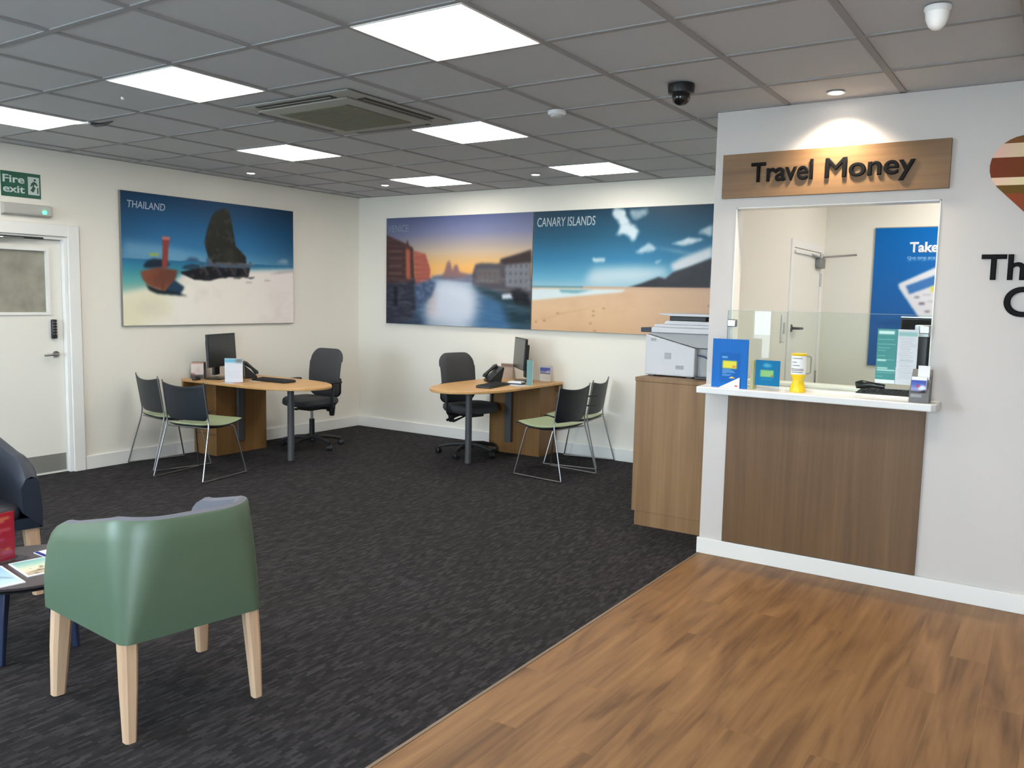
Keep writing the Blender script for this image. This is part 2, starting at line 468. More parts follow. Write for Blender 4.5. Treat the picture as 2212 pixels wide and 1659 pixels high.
# ceiling: tiles as one board, T-bars hung just below it
cl = MB().box(-.1, X1 + .1, Y0 - .1, .1, H + 0.006, H + 0.05)
ceil = struct(cl.build('ceiling', M_tile))
tb = MB()
i0, i1 = math.ceil((0 - GX) / .6), math.floor((X1 - GX) / .6)
for i in range(i0, i1 + 1):
    x = GX + .6 * i; tb.box(x - .016, x + .016, Y0, 0, H, H + .0058)
j0, j1 = math.ceil((Y0 - GY) / .6), math.floor((0 - GY) / .6)
for j in range(j0, j1 + 1):
    y = GY + .6 * j; tb.box(0, X1, y - .016, y + .016, H + .0004, H + .0056)
tb.build('ceiling_grid', M_tbar, ceil)
sh = MB()    # shadow-gap angle round the walls
sh.box(0, .022, Y0, 0, H, H + .005); sh.box(0, 5.195, -.022, 0, H, H + .0052)
sh.box(5.195, X1, WY - .022, WY, H, H + .0054)
struct(sh.build('trim_2', M_tbar))
struct(MB().box(6.807, X1, Y0, WY - 0.35, 2.60, H + .003).build('trim_3', mat('bulkhead_paint', lin(150, 142, 130), .7)))

# ================================================================== FIRE DOOR (left wall)
M_door = mat('cream_door_paint', (0.79, 0.775, 0.71, 1), 0.4)
arch = MB(); aw = 0.095
arch.box(0, .022, DY1, DY1 + aw, 0, DZ + aw); arch.box(0, .022, DY0 - aw, DY0, 0, DZ + aw); arch.box(0, .022, DY0, DY1, DZ, DZ + aw)
arch.box(-.12, 0, DY1 - .028, DY1, 0, DZ); arch.box(-.12, 0, DY0, DY0 + .028, 0, DZ); arch.box(-.12, 0, DY0 + .028, DY1 - .028, DZ - .028, DZ)
struct(arch.build('trim_4', M_gloss, bevel=.003))
d = thing('door_1', 'cream fire door with small wired vision panel and steel kick plate', 'door', (-0.045, DY1 - .03, 0))
d['kind'] = 'structure'
dw = DY1 - DY0 - .06
gy0, gy1, gz0, gz1 = -.72, -.125, 1.36, 1.86
lf = MB(); T = .044
lf.box(-T, 0, -dw, gy0, .002, DZ - .032); lf.box(-T, 0, gy1, 0, .002, DZ - .032)
lf.box(-T, 0, gy0, gy1, .002, gz0); lf.box(-T, 0, gy0, gy1, gz1, DZ - .032)
lf.build('leaf', M_door, d)
bd = MB()
bd.box(0, .012, gy0 - .022, gy1 + .022, gz0 - .022, gz0); bd.box(0, .012, gy0 - .022, gy1 + .022, gz1, gz1 + .022)
bd.box(0, .012, gy0 - .022, gy0, gz0, gz1); bd.box(0, .012, gy1, gy1 + .022, gz0, gz1)
bd.build('glazing_bead', M_gloss, d)
cv = Canvas(60, 50, 5); n = cv.noise(7, 3, 3)
cv.fill((120, 118, 106)); cv.blend(np.clip(n * 1.6 - .5, 0, 1), (160, 156, 140))
cv.poly([(.0, 0), (.62, 0), (.42, .12), (.2, .16), (0, .1)], (60, 58, 55), 1)
cv.poly([(.1, .85), (1, .88), (1, 1), (0, 1)], (95, 92, 82), 2)
gl = MB().box(-.028, -.02, gy0, gy1, gz0, gz1).build('vision_panel', mat('obscured_glass', lin(150, 147, 134), 0.15, noise=6, amp=.22, coat=.3), d)
MB().box(0, .0025, -dw + .01, -.01, .02, .165).build('kick_plate', mat('satin_kick_plate', lin(132, 131, 127), .5, .15), d)
k = MB().box(0, .03, -.105, -.062, 1.14, 1.30).build('code_lock', mat('dark_lock_body', (.03, .032, .036, 1), .3, .4), d, bevel=.008)
kb = MB()
for r in range(5):
    for c_ in range(2): kb.cyl((0, 0), .006, 0, .004, 10); 
kb.bm.free(); kb = MB()
for r in range(5):
    for c_ in range(2):
        y = -.093 + .02 * c_; z = 1.18 + .024 * r; kb.box(.03, .034, y - .005, y + .005, z - .005, z + .005)
kb.build('key_buttons', M_steel, k)
hd = MB(); hd.tube([(0, -.07, 1.01), (.012, -.07, 1.01)], .026, 20); hd.tube([(0.01, -.07, 1.01), (.05, -.07, 1.01), (.052, -.185, 1.005)], .009, 10, smooth=.02)
hd.build('lever_handle', M_chrome, d)
cb = thing('door_closer', 'black overhead door closer with arm at the top of the fire door', 'door closer', (-.04, -3.72, 1.90))
MB().box(0, .045, -.62, -.32, -.01, .045).build('closer_body', mat('closer_silver', (.35, .35, .36, 1), .35, .6), cb, bevel=.005)
MB().box(.04, .06, -.55, .05, .050, .068).build('slide_track', M_blackm, cb, bevel=.003)
ar = MB(); ar.tube([(.05, -.46, .05), (.13, -.30, .045), (.05, -.1, .052)], .008, 8); ar.build('arm', M_steel, cb)

co = MB()     # unseen box added behind the fire door, blocks sky light at its gaps
co.box(-1.4, -1.3, DY0 - .3, DY1 + .3, 0, H); co.box(-1.3, -.12, DY0 - .3, DY0 - .2, 0, H); co.box(-1.3, -.12, DY1 + .2, DY1 + .3, 0, H)
co.box(-1.3, -.12, DY0 - .2, DY1 + .2, 2.3, 2.4); co.box(-1.3, -.1, DY0 - .2, DY1 + .2, -.06, 0)
struct(co.build('wall_sky_block', M_wall))

# exit sign and detector above the door
ex = thing('fire_exit_sign', 'green and white fire exit sign with running figure above the door', 'sign', (0.0, -3.975, 2.272))
MB().box(0, .004, 0, .305, 0, .195).build('sign_board', mat('sign_green', lin(8, 84, 66), .4), ex)
M_lw = mat('sign_white', lin(190, 205, 200), .5)
text_mesh('lettering', 'Fire', .08, .0012, M_lw, ex, frameM((.0046, .014, .108), (0, 1, 0), (0, 0, 1)), bold=.002, fit=(.165, .06))
text_mesh('lettering', 'exit', .08, .0012, M_lw, ex, frameM((.0046, .014, .032), (0, 1, 0), (0, 0, 1)), bold=.002, fit=(.165, .055))
MB().box(.004, .0055, .205, .293, .028, .168).build('pictogram_panel', M_lw, ex)
pg = MB()
for poly in ([(.238,.05),(.248,.05),(.262,.085),(.25,.095),(.258,.115),(.27,.10),(.282,.105),(.27,.125),(.25,.135),(.232,.12),(.222,.095),(.23,.092),(.242,.108),(.238,.085),(.222,.062)],
             [(.252,.14),(.26,.136),(.268,.142),(.266,.152),(.256,.155),(.249,.149)], [(.275,.04),(.285,.04),(.285,.09),(.275,.085)]):
    pg.prism(poly, .0055, .0065, 'x')
pg.build('running_figure', mat('sign_green_dark', lin(20, 70, 60), .4), ex)
el = thing('emergency_light', 'slim grey emergency light bar with a glowing green indicator over the door', 'light', (0, -3.985, 2.125))
MB().prism([(0, 0), (.05, .012), (.055, .03), (.045, .095), (0, .1)], 0, .375, 'y').build('housing', mat('light_grey_plastic', lin(176, 174, 168), .4), el, bevel=.004)
MB().box(.05, .058, .30, .328, .028, .05).build('indicator', emat('green_led', (.02, 1.0, .42), 6.0), el, bevel=.002)

# ================================================================== CEILING FIXTURES
def ceiling_light(x, y, label):
    t = thing('ceiling_light', label, 'ceiling light', (x, y, H), 0, 'recessed square ceiling panels')
    fr = MB(); a, b = .008, .592
    fr.box(a, b, a, a+.008, -.004, .004); fr.box(a, b, b-.008, b, -.004, .004)
    fr.box(a, a+.008, a+.008, b-.008, -.004, .004); fr.box(b-.008, b, a+.008, b-.008, -.004, .004)
    fr.build('frame', M_gloss, t)
    MB().box(a+.008, b-.008, a+.008, b-.008, -.003, .003).build('diffuser', M_panel, t)
    return t
cells = [((0, 0), 'large bright square ceiling panel at the top centre, nearest of all'),
         ((-3, 0), 'bright square ceiling panel left of the air conditioning cassette'),
         ((-6, 0), 'bright ceiling panel cut by the left edge, above the fire door'),
         ((-5, 3), 'bright ceiling panel beyond the cassette, on its left, near the Thailand picture'),
         ((-2, 3), 'bright ceiling panel beyond the cassette, on its right'),
         ((-5, 6), 'small far ceiling panel near the room corner, left of the farthest pair'),
         ((-2, 6), 'small far ceiling panel above the Canary Islands picture'),
         ((3, 0), 'ceiling panel just above the top edge, before the Travel Money sign')]
c0 = ceiling_light(GX, GY, cells[0][1])
for (a, b), lb in cells[1:]:
    dup(c0, (GX + .6*a, GY + .6*b, H), 0, lb)
for a, b in ((-6, -3), (-3, -3), (0, -3), (-5, -6), (-2, -6), (3, -6), ):  # unseen panels carrying on the grid, put in to light the room
    dup(c0, (GX + .6*a, GY + .6*b, H), 0, 'unseen ceiling panel added over the waiting area behind the camera')
for kx, ky in ((GX + .6*3, -1.0), (GX + .6*4, -1.8), (GX + .6*5, -0.75)):  # unseen panels added to brighten the office interior
    dup(c0, (kx, ky, H), 0, 'unseen ceiling panel added to brighten the small office behind the counter')

def downlight(x, y, label, spot=None, tilt=(0, 0)):
    t = thing('downlight', label, 'downlight', (x, y, H), 0, 'small round downlights')
    MB().lathe([(.032, -.002), (.046, -.005), (.048, 0), (.034, .002)], n=24).build('bezel', M_gloss, t)
    MB().cyl((0, 0), .034, -.0035, -.001, 24).build('lamp', emat('downlight_lamp', (1.0, .95, .85), 14), t)
    if spot:
        l = bpy.data.lights.new('spot', 'SPOT'); l.energy = spot; l.color = (1.0, .85, .64)
        l.spot_size = math.radians(122); l.spot_blend = 1.0; l.shadow_soft_size = .04
        o = bpy.data.objects.new('beam', l); COL.objects.link(o); o.parent = t; o.location = (0, 0, -.02)
        o.rotation_euler = (tilt[0], tilt[1], 0)
    return t
downlight(.484, -1.957, 'tiny bright round downlight over the Thailand picture')
downlight(1.087, -.755, 'tiny bright round downlight near the far corner of the room')
downlight(2.882, -.727, 'tiny bright round downlight above the Venice and Canary pictures')
downlight(5.906, -2.57, 'round downlight casting a warm pool over the Travel Money sign', spot=36, tilt=(.12, 0))

ac = thing('air_conditioning_cassette', 'square four way air conditioning cassette with beige grille and black slots', 'air conditioner', (3.175, -3.43, H))
a_ = MB(); q = .470
a_.rings([[(s*x_, s*y_, z) for x_, y_ in ((-1,-1),(1,-1),(1,1),(-1,1))] for s, z in ((q, 0), (q, -.007), (q - .012, -.012), (q - .10, -.014))])
M_acw = mat('ac_offwhite', lin(158, 157, 151), .6)
a_.build('fascia', M_acw, ac, bevel=.004)
sl = MB()
for r in range(4):
    R_ = Matrix.Rotation(r * PI / 2, 4, 'Z')
    sl.box(-.31, .31, .388, .448, -.0165, -.008, R_)
sl.build('air_slot', mat('slot_black', (.006, .006, .007, 1), .6), ac)
vn = MB()
for r in range(4):
    R_ = Matrix.Rotation(r * PI / 2, 4, 'Z')
    vn.box(-.29, .29, .415, .422, -.0185, -.0165, R_)
vn.build('louvre', M_acw, ac)
a2 = MB()
a2.rings([[(s*x_, s*y_, z) for x_, y_ in ((-1,-1),(1,-1),(1,1),(-1,1))] for s, z in ((.372, -.012), (.380, -.022), (.365, -.027))])
a2.build('grille_frame', M_acw, ac, bevel=.004)
gr = MB().box(-.285, .285, -.285, .285, -.031, -.025)
for k_ in range(28):
    y = -.275 + k_ * .0204; gr.box(-.28, .28, y - .003, y + .003, -.033, -.031)
gr.build('intake_grille', mat('grille_beige', lin(112, 108, 92), .7), ac)

dm = thing('dome_camera', 'black dome security camera hanging from the ceiling', 'camera', (5.258, -3.112, H))
MB().lathe([(.02, 0), (.068, 0), (.070, -.012), (.066, -.045), (.05, -.052), (.0, -.052)]).build('mount', M_black, dm)
MB().lathe([(.0, -.045), (.045, -.05), (.048, -.065), (.040, -.088), (.024, -.102), (.0, -.107)]).build('dome', mat('smoked_dome', (.008, .008, .01, 1), .12), dm)
wd = thing('motion_sensor', 'white cone shaped ceiling sensor near the top right corner', 'sensor', (6.53, -3.735, H))
MB().lathe([(0, 0), (.047, 0), (.048, -.010), (.042, -.02), (0, -.02)]).build('base', M_white, wd)
MB().lathe([(0, -.012), (.043, -.018), (.040, -.045), (.029, -.070), (.014, -.083), (0, -.085)]).build('housing', M_white, wd, bevel=.003)
sm = thing('smoke_detector', 'flat white round smoke detector on the ceiling', 'smoke detector', (4.374, -2.882, H))
MB().lathe([(0, 0), (.055, 0), (.056, -.014), (.046, -.024), (0, -.024)]).build('base', M_white, sm)
MB().lathe([(0, -.022), (.036, -.024), (.034, -.036), (.02, -.042), (0, -.042)]).build('sensing_chamber', mat('detector_grey', lin(190, 190, 188), .5), sm)
sk = thing('ceiling_hatch', 'dark curved gap and white clip beside the left ceiling panel', 'ceiling bracket', (1.37, -4.12, H))
MB().tube([(.04, .03, -.006), (.09, .07, -.02), (.16, .09, -.016), (.24, .10, -.004)], [.004, .012, .012, .004], 8).build('curved_strip', M_black, sk)
MB().box(-.02, .10, -.012, .012, -.02, -.006, Matrix.Rotation(.25, 4, 'Z')).build('clip', M_white, sk, bevel=.003)
tag(MB().lathe([(0, 0), (.012, 0), (.01, -.012), (0, -.018)], (2.32, -4.388, H), 12).build('sprinkler_head', M_white), 'tiny white sprinkler point below the second ceiling panel', 'sprinkler')
TH={'sea':[(0.001,0.502),(0.309,0.497),(1.001,0.513),(1.001,0.481),(0.708,0.457),(0.308,0.396),(0.256,0.328),(0.12,0.287),(-0.004,0.238)],'horizon':[(0.007,0.502),(0.996,0.513)],'rock':[(0.481,0.887),(0.509,0.93),(0.548,0.954),(0.576,0.95),(0.59,0.904),(0.6,0.818),(0.61,0.739),(0.62,0.652),(0.657,0.606),(0.682,0.568),(0.686,0.503),(0.619,0.493),(0.483,0.493),(0.456,0.539),(0.44,0.624),(0.434,0.661),(0.452,0.778),(0.467,0.838)],'boats':[(0.295,0.418),(0.347,0.436),(0.448,0.471),(0.554,0.469),(0.708,0.474),(0.696,0.397),(0.647,0.395),(0.538,0.389),(0.461,0.356),(0.373,0.361),(0.308,0.401)],'hoop':[(0.302,0.447),(0.322,0.472),(0.361,0.486),(0.401,0.48),(0.408,0.454),(0.361,0.437)],'deck':[(0.442,0.538),(0.47,0.54),(0.483,0.498),(0.686,0.503),(0.713,0.535),(0.722,0.511),(0.704,0.469),(0.539,0.473),(0.448,0.461)],'hull':[(0.089,0.411),(0.182,0.448),(0.282,0.427),(0.269,0.366),(0.217,0.271),(0.174,0.279),(0.12,0.313),(0.097,0.357)],'prow':[(0.203,0.682),(0.245,0.682),(0.235,0.603),(0.229,0.447),(0.198,0.445),(0.205,0.601)],'tip':[(0.203,0.687),(0.246,0.686),(0.242,0.66),(0.204,0.66)],'shadow':[(0.114,0.313),(0.18,0.279),(0.211,0.271),(0.256,0.356),(0.316,0.297),(0.293,0.25),(0.332,0.228),(0.173,0.242),(0.131,0.269)],'shade':[(0.217,0.271),(0.256,0.356),(0.316,0.297),(0.293,0.25)],'keel':[(0.191,0.417),(0.219,0.418),(0.208,0.261),(0.192,0.275)],'canopy':[(0.104,0.456),(0.123,0.493),(0.159,0.513),(0.202,0.509),(0.245,0.471),(0.182,0.442),(0.11,0.439)],'yellow':[(0.135,0.553),(0.184,0.553),(0.181,0.533),(0.136,0.533)],'isle':[(0.309,0.481),(0.349,0.539),(0.388,0.534),(0.415,0.492)],'wisp':[(0.009,0.633),(0.197,0.618),(0.349,0.577),(0.442,0.548),(0.442,0.514),(0.007,0.506)],'text':[(0.033,0.933),(0.223,0.88)],'cloud':[(0.881,0.533),(0.922,0.567),(0.963,0.566),(0.959,0.528)],'stone':[(0.658,0.32),(0.711,0.312),(0.808,0.346),(0.823,0.337)]}
VE={'left1':[(-0.002,0.844),(0.149,0.756),(0.158,0.797),(0.17,0.741),(0.2,0.718),(0.217,0.384),(0.0,0.366)],'orange':[(0.201,0.688),(0.29,0.661),(0.328,0.518),(0.323,0.415),(0.223,0.362)],'strip':[(0.146,0.712),(0.177,0.703),(0.183,0.429),(0.151,0.429)],'low':[(-0.006,0.382),(0.211,0.399),(0.236,0.176),(0.184,0.024),(-0.004,-0.009)],'boatsl':[(0.211,0.376),(0.321,0.415),(0.369,0.393),(0.339,0.269),(0.23,0.139)],'bas':[(0.411,0.456),(0.431,0.503),(0.444,0.575),(0.46,0.601),(0.473,0.561),(0.483,0.503),(0.497,0.553),(0.515,0.561),(0.533,0.492),(0.581,0.475),(0.582,0.446),(0.412,0.445)],'dist':[(0.33,0.452),(0.411,0.466),(0.624,0.475),(0.626,0.397),(0.512,0.41),(0.355,0.427)],'right':[(0.619,0.467),(0.639,0.56),(0.681,0.573),(0.795,0.566),(0.805,0.603),(0.865,0.626),(0.934,0.652),(0.994,0.685),(1.002,0.218),(0.891,0.276),(0.768,0.329),(0.62,0.376)],'facade':[(0.831,0.558),(0.989,0.577),(0.993,0.34),(0.839,0.365)],'roof':[(0.8,0.6),(0.995,0.678),(0.996,0.577),(0.826,0.558)],'fac2':[(0.645,0.517),(0.801,0.524),(0.813,0.392),(0.652,0.404)],'bright':[(0.355,0.423),(0.434,0.431),(0.599,0.389),(0.648,0.305),(0.667,0.008),(0.29,0.0),(0.311,0.15),(0.345,0.298)],'bankr':[(0.62,0.368),(0.768,0.329),(0.891,0.276),(1.002,0.218),(1.004,0.15),(0.81,0.225),(0.685,0.306)],'boat':[(0.815,0.295),(0.87,0.303),(0.886,0.263),(0.82,0.256)],'darkr':[(0.81,0.212),(1.003,0.164),(1.006,0.001),(0.874,0.013)],'text':[(0.016,0.933),(0.167,0.866)],'horizon':[(0.355,0.46),(0.619,0.475)]}
CA={'mount':[(0.532,0.361),(0.614,0.403),(0.703,0.454),(0.736,0.441),(0.774,0.491),(0.852,0.533),(0.964,0.6),(0.959,0.358),(0.69,0.355)],'c1':[(0.449,1.002),(0.517,0.993),(0.536,0.903),(0.601,0.819),(0.566,0.721),(0.53,0.791),(0.462,0.787),(0.499,0.849),(0.45,0.945)],'c2':[(0.534,0.99),(0.649,0.985),(0.618,0.917),(0.553,0.902)],'c3':[(0.875,0.796),(0.956,0.856),(0.959,0.756)],'c4':[(0.753,0.708),(0.846,0.757),(0.93,0.74),(0.832,0.689)],'c5':[(0.761,0.551),(0.811,0.599),(0.961,0.686),(0.964,0.597),(0.844,0.515),(0.774,0.497)],'c6':[(0.567,0.643),(0.648,0.725),(0.702,0.668),(0.609,0.637)],'c7':[(0.34,0.606),(0.419,0.613),(0.415,0.569),(0.354,0.574)],'c8':[(0.303,0.425),(0.355,0.522),(0.57,0.534),(0.749,0.521),(0.743,0.466),(0.614,0.403),(0.358,0.38)],'c9':[(0.668,0.576),(0.732,0.601),(0.693,0.552)],'horizon':[(0.001,0.351),(0.54,0.358)],'wave':[(-0.005,0.351),(0.536,0.354),(0.515,0.332),(0.27,0.294),(-0.003,0.249)],'wave2':[(0.158,0.344),(0.358,0.348),(0.269,0.318),(0.177,0.32)],'fp':[(0.355,0.088),(0.373,0.161),(0.373,0.134),(0.432,0.195),(0.383,0.014),(0.01,0.066),(0.063,0.086)],'text':[(0.024,0.946),(0.358,0.871)]}
# ================================================================== WALL PICTURES
PW, PH = 1.972, 1.19
M_pedge = mat('canvas_edge', lin(120, 118, 112), .6)
M_plett = mat('faded_lettering', lin(168, 186, 202), .5)
M_plett2 = mat('faded_lettering_dim', lin(118, 128, 150), .5)
def picture(name, label, M, cv, txt=None, tb=None, tm=None, shear=.12):
    t = thing(name, label, 'picture')
    t.matrix_basis = M
    MB().box(0, PW, 0, PH, -.028, 0).build('stretcher_panel', M_pedge, t, bevel=.002)
    print_obj('printed_picture', cv, PW - .006, PH - .006, t, Matrix.Translation((.003, .003, .0006)), .38)
    if txt:
        (a, b), (c_, d_) = tb
        text_mesh('lettering', txt, .1, .0006, tm, t, Matrix.Translation((a * PW, d_ * PH, .0012)), bold=.0005, shear=shear,
                  fit=((c_ - a) * PW, (b - d_) * PH))
    return t
def hl(k, D): return D[k]
# --- beach with long tail boats
cv = Canvas(460, 280, 11); N1 = cv.noise(9, 7, 4); N2 = cv.noise(40, 30, 3)
cv.C = cv.vgrad([(0, (40, 100, 160)), (.5, (100, 160, 196)), (.62, (54, 122, 172)), (.8, (30, 94, 142)), (1, (20, 64, 100))])
edge = np.clip(np.abs(cv.U - .45) * 1.5 - .35, 0, .45); cv.C *= (1 - edge * .5 * (cv.V > .5))[..., None]
cv.poly(TH['wisp'], (120, 168, 200), 8, .65); cv.poly(TH['cloud'], (160, 180, 200), 3, .7)
cv.poly(TH['isle'], (60, 90, 120), 3)
hz = np.interp(cv.U, [0, 1], [.502, .513])
cv.blend((cv.V < hz).astype(float), (50, 120, 160))
cv.C = np.where((cv.V < hz)[..., None], cv.vgrad([(.24, (150, 190, 175)), (.34, (96, 170, 170)), (.46, (52, 130, 160)), (.51, (40, 105, 150))]), cv.C)
sand = [(-.01, .24), (.12, .285), (.256, .325), (.308, .40), (.40, .44), (.708, .458), (1.01, .482), (1.01, -.1), (-.01, -.1)]
cv.blend(cv.mask(sand, 5), (242, 238, 228))
cv.blend(cv.mask(sand, 5) * np.clip(cv.U * 1.3 - .5, 0, 1) * .6, (230, 216, 220))
cv.blend(cv.mask([(0, .24), (.2, .3), (.25, .1), (.1, 0), (0, 0)], 14) * .7, (226, 222, 186))
cv.blend(np.clip(N1 - .5, 0, 1) * cv.mask(sand), (210, 198, 190))
cv.poly([(.83, .43), (.9, .455), (1, .47), (1, .46), (.9, .44)], (180, 168, 165), 2)
for x_, y_ in ((.68, .35), (.80, .37)): cv.rect(x_, y_, x_ + .04, y_ + .008, (170, 160, 150), 1)
rk = cv.mask(TH['rock'], 1); cv.blend(rk, (40, 42, 38)); cv.blend(rk * np.clip((N2 - .55) * 4, 0, 1) * .45, (86, 84, 78))
cv.blend(rk * cv.mask([(.55, .6), (.6, .64), (.62, .5), (.56, .48)], 6) * .25, (96, 90, 84))
cv.poly(TH['hoop'], (40, 70, 90), 1); cv.poly(TH['deck'], (84, 94, 112), 1, .9)
cv.poly(TH['boats'], (26, 28, 36), 1); bm_ = cv.mask(TH['boats'], 1)
cv.blend(bm_ * np.clip((N2 - .55) * 5, 0, 1) * .7, (74, 66, 62))
for x0_, y0_ in ((.40, .43), (.475, .435), (.56, .435), (.64, .44)):
    cv.poly([(x0_, y0_ + .07), (x0_ + .022, y0_ + .075), (x0_ + .062, y0_ - .03), (x0_ + .045, y0_ - .035)], (92, 86, 92), 1, .55)
    cv.poly([(x0_ + .03, y0_ - .05), (x0_ + .08, y0_ - .055), (x0_ + .10, y0_ - .04)], (30, 32, 38), 1)
cv.poly([(.50, .50), (.74, .505), (.74, .515), (.50, .51)], (140, 140, 150), 1, .6)
cv.poly(TH['shadow'], (26, 38, 44), 2); cv.poly(TH['shade'], (40, 74, 104), 3, .8)
cv.poly(TH['canopy'], (28, 44, 60), 2); cv.poly(TH['yellow'], (168, 180, 60), 1, .8)
cv.poly(TH['hull'], (132, 78, 58), 2); cv.blend(cv.mask(TH['hull'], 2) * np.clip((N1 - .45) * 3, 0, 1) * .6, (92, 58, 50))
cv.poly(TH['prow'], (140, 66, 62), 1); cv.poly(TH['keel'], (110, 62, 52), 1, .8); cv.poly(TH['tip'], (190, 120, 120), 1)
cv.finish(1)
picture('thailand_picture', 'unframed beach picture lettered THAILAND with longtail boats and a rock, on the left wall',
        frameM((.030, -3.003, 1.237), (0, 1, 0), (0, 0, 1)), cv, 'THAILAND', TH['text'], M_plett)
# --- canal at sunset
cv = Canvas(440, 270, 12); N1 = cv.noise(12, 10, 4); N2 = cv.noise(60, 40, 2)
cv.C = cv.vgrad([(0, (60, 96, 134)), (.38, (170, 178, 198)), (.45, (226, 160, 86)), (.54, (222, 172, 104)), (.68, (180, 162, 144)), (.85, (116, 120, 150)), (1, (84, 94, 134))])
cv.poly([(.0, 1), (.35, 1), (.0, .72)], (82, 88, 118), 40, .6)
wa = (cv.V < .435).astype(float)
cv.blend(wa, (70, 98, 126))
cv.poly(VE['bright'], (206, 210, 222), 16, .95); cv.poly([(.36, .42), (.6, .38), (.62, 0), (.42, 0)], (196, 206, 222), 22, .7)
cv.poly([(.30, .33), (.36, .33), (.38, .1), (.30, .1)], (206, 180, 176), 8, .5)
cv.poly([(.7, .25), (1.0, .2), (1, -.05), (.6, -.05)], (58, 104, 146), 18, .8)
cv.poly([(.0, .12), (.25, .1), (.3, -.05), (0, -.05)], (34, 50, 72), 12, .9)
cv.poly(VE['darkr'], (26, 48, 56), 10, .9); cv.poly(VE['bankr'], (36, 54, 60), 5, .9)
cv.poly(VE['dist'], (104, 108, 128), 2); cv.poly(VE['bas'], (134, 104, 104), 2)
cv.poly(VE['left1'], (70, 50, 52), 1)
l1 = cv.mask(VE['left1'], 1); st = (np.sin(cv.V * 120 + cv.U * 12) > .3).astype(float); cv.blend(l1 * cv.blur(st, 1) * .35, (104, 74, 68))
cv.poly(VE['orange'], (166, 92, 78), 1); cv.poly(VE['strip'], (172, 94, 72), 2)
ol = cv.mask(VE['orange'], 1); cv.blend(ol * cv.blur((np.sin(cv.V * 150) > .6).astype(float), 1) * .35, (112, 66, 66))
cv.poly(VE['low'], (42, 46, 60), 3); cv.blend(cv.mask(VE['low'], 3) * np.clip((N1 - .5) * 4, 0, 1) * .5, (84, 88, 96))
cv.poly([(.055, .35), (.085, .35), (.085, .17), (.055, .17)], (18, 22, 34), 2)
cv.poly(VE['boatsl'], (64, 82, 112), 4); cv.blend(cv.mask(VE['boatsl'], 3) * np.clip((N2 - .5) * 4, 0, 1) * .4, (130, 140, 160))
cv.poly(VE['right'], (78, 76, 84), 2); cv.poly(VE['fac2'], (100, 94, 96), 3); cv.poly(VE['facade'], (116, 118, 126), 2); cv.poly(VE['roof'], (58, 48, 48), 2)
wn = ((np.sin(cv.U * 190) > .55) & (np.sin(cv.V * 95) > .2)).astype(float)
cv.blend(cv.mask(VE['facade']) * cv.blur(wn, 1) * .6, (50, 54, 66)); cv.blend(cv.mask(VE['fac2']) * cv.blur(wn, 1) * .4, (60, 58, 66))
cv.poly([(.87, .33), (.92, .35), (.98, .30), (1, .2), (.9, .22)], (22, 26, 32), 3)
for k_ in range(4):
    y_ = .47 + .07 * k_; cv.rect(.02, y_, .12, y_ + .018, (116, 96, 90), 1, .55); cv.rect(.20, y_ * .8 + .1, .27, y_ * .8 + .112, (196, 130, 110), 1, .4)
cv.blend(wa * np.clip((cv.noise(14, 90, 2) - .5) * 3, 0, 1) * .18, (220, 224, 232))
cv.poly(VE['boat'], (190, 198, 210), 1)
cv.finish(2)
picture('venice_picture', 'unframed sunset canal picture lettered VENICE, left one of the joined pair on the back wall',
        frameM((.457, -.030, 1.237), (1, 0, 0), (0, 0, 1)), cv, 'VENICE', VE['text'], M_plett2)
# --- wide sandy beach
cv = Canvas(460, 280, 13); N1 = cv.noise(10, 8, 4); N2 = cv.noise(50, 30, 3)
cv.C = cv.vgrad([(0, (30, 60, 80)), (.36, (152, 190, 204)), (.45, (96, 160, 190)), (.6, (52, 118, 156)), (.78, (32, 84, 112)), (1, (24, 56, 76))])
for k_, a_, s_ in (('c1', .85, 5), ('c2', .55, 5), ('c3', .75, 4), ('c4', .9, 3), ('c6', .7, 4), ('c7', .8, 3), ('c9', .7, 3)):
    cv.blend(cv.blur(np.clip(cv.mask(CA[k_], s_) * 1.5 - (1 - N2) * .75, 0, 1), 1) * a_, (206, 216, 222))
cv.poly([(.66, .69), (.8, .64), (.9, .62), (.8, .66)], (150, 178, 190), 3, .6)
cv.poly(CA['c8'], (190, 206, 212), 9, .85); cv.poly([(.66, .37), (.78, .48), (.86, .53), (.84, .46), (.74, .38)], (206, 210, 212), 6, .8)
cv.poly(CA['c5'], (204, 208, 212), 4, .95)
mt = cv.mask(CA['mount'], 2); cv.blend(mt, (48, 50, 56)); cv.blend(mt * np.clip((N1 - .5) * 3, 0, 1) * .3, (80, 84, 90))
cv.C = np.where((cv.V < .375)[..., None], cv.vgrad([(0, (210, 172, 136)), (.2, (214, 180, 146)), (.34, (206, 174, 144)), (.375, (188, 158, 136))]), cv.C)
cv.blend((cv.V < .375) * np.clip(cv.U * 1.2 - .55, 0, 1) * .5, (176, 146, 128))
cv.blend((cv.V < .33) * np.clip((N1 - .45), 0, 1) * .5, (180, 144, 114))
cv.poly(CA['wave'], (206, 220, 224), 2); cv.poly(CA['wave2'], (84, 150, 164), 2, .8); cv.poly([(-.01, .375), (.3, .375), (.3, .365), (-.01, .362)], (70, 140, 160), 1)
for (x_, y_) in ((.355, .166), (.355, .13), (.34, .065), (.365, .005), (.41, .19), (.02, .062), (.07, .075), (.15, .14), (.95, .23)):
    cv.rect(x_, y_, x_ + .014, y_ + .012, (140, 104, 80), 1, .7)
cv.poly([(.02, .075), (.18, .15), (.4, .22), (.42, .225), (.18, .14)], (184, 148, 118), 2, .7)
cv.finish(1)
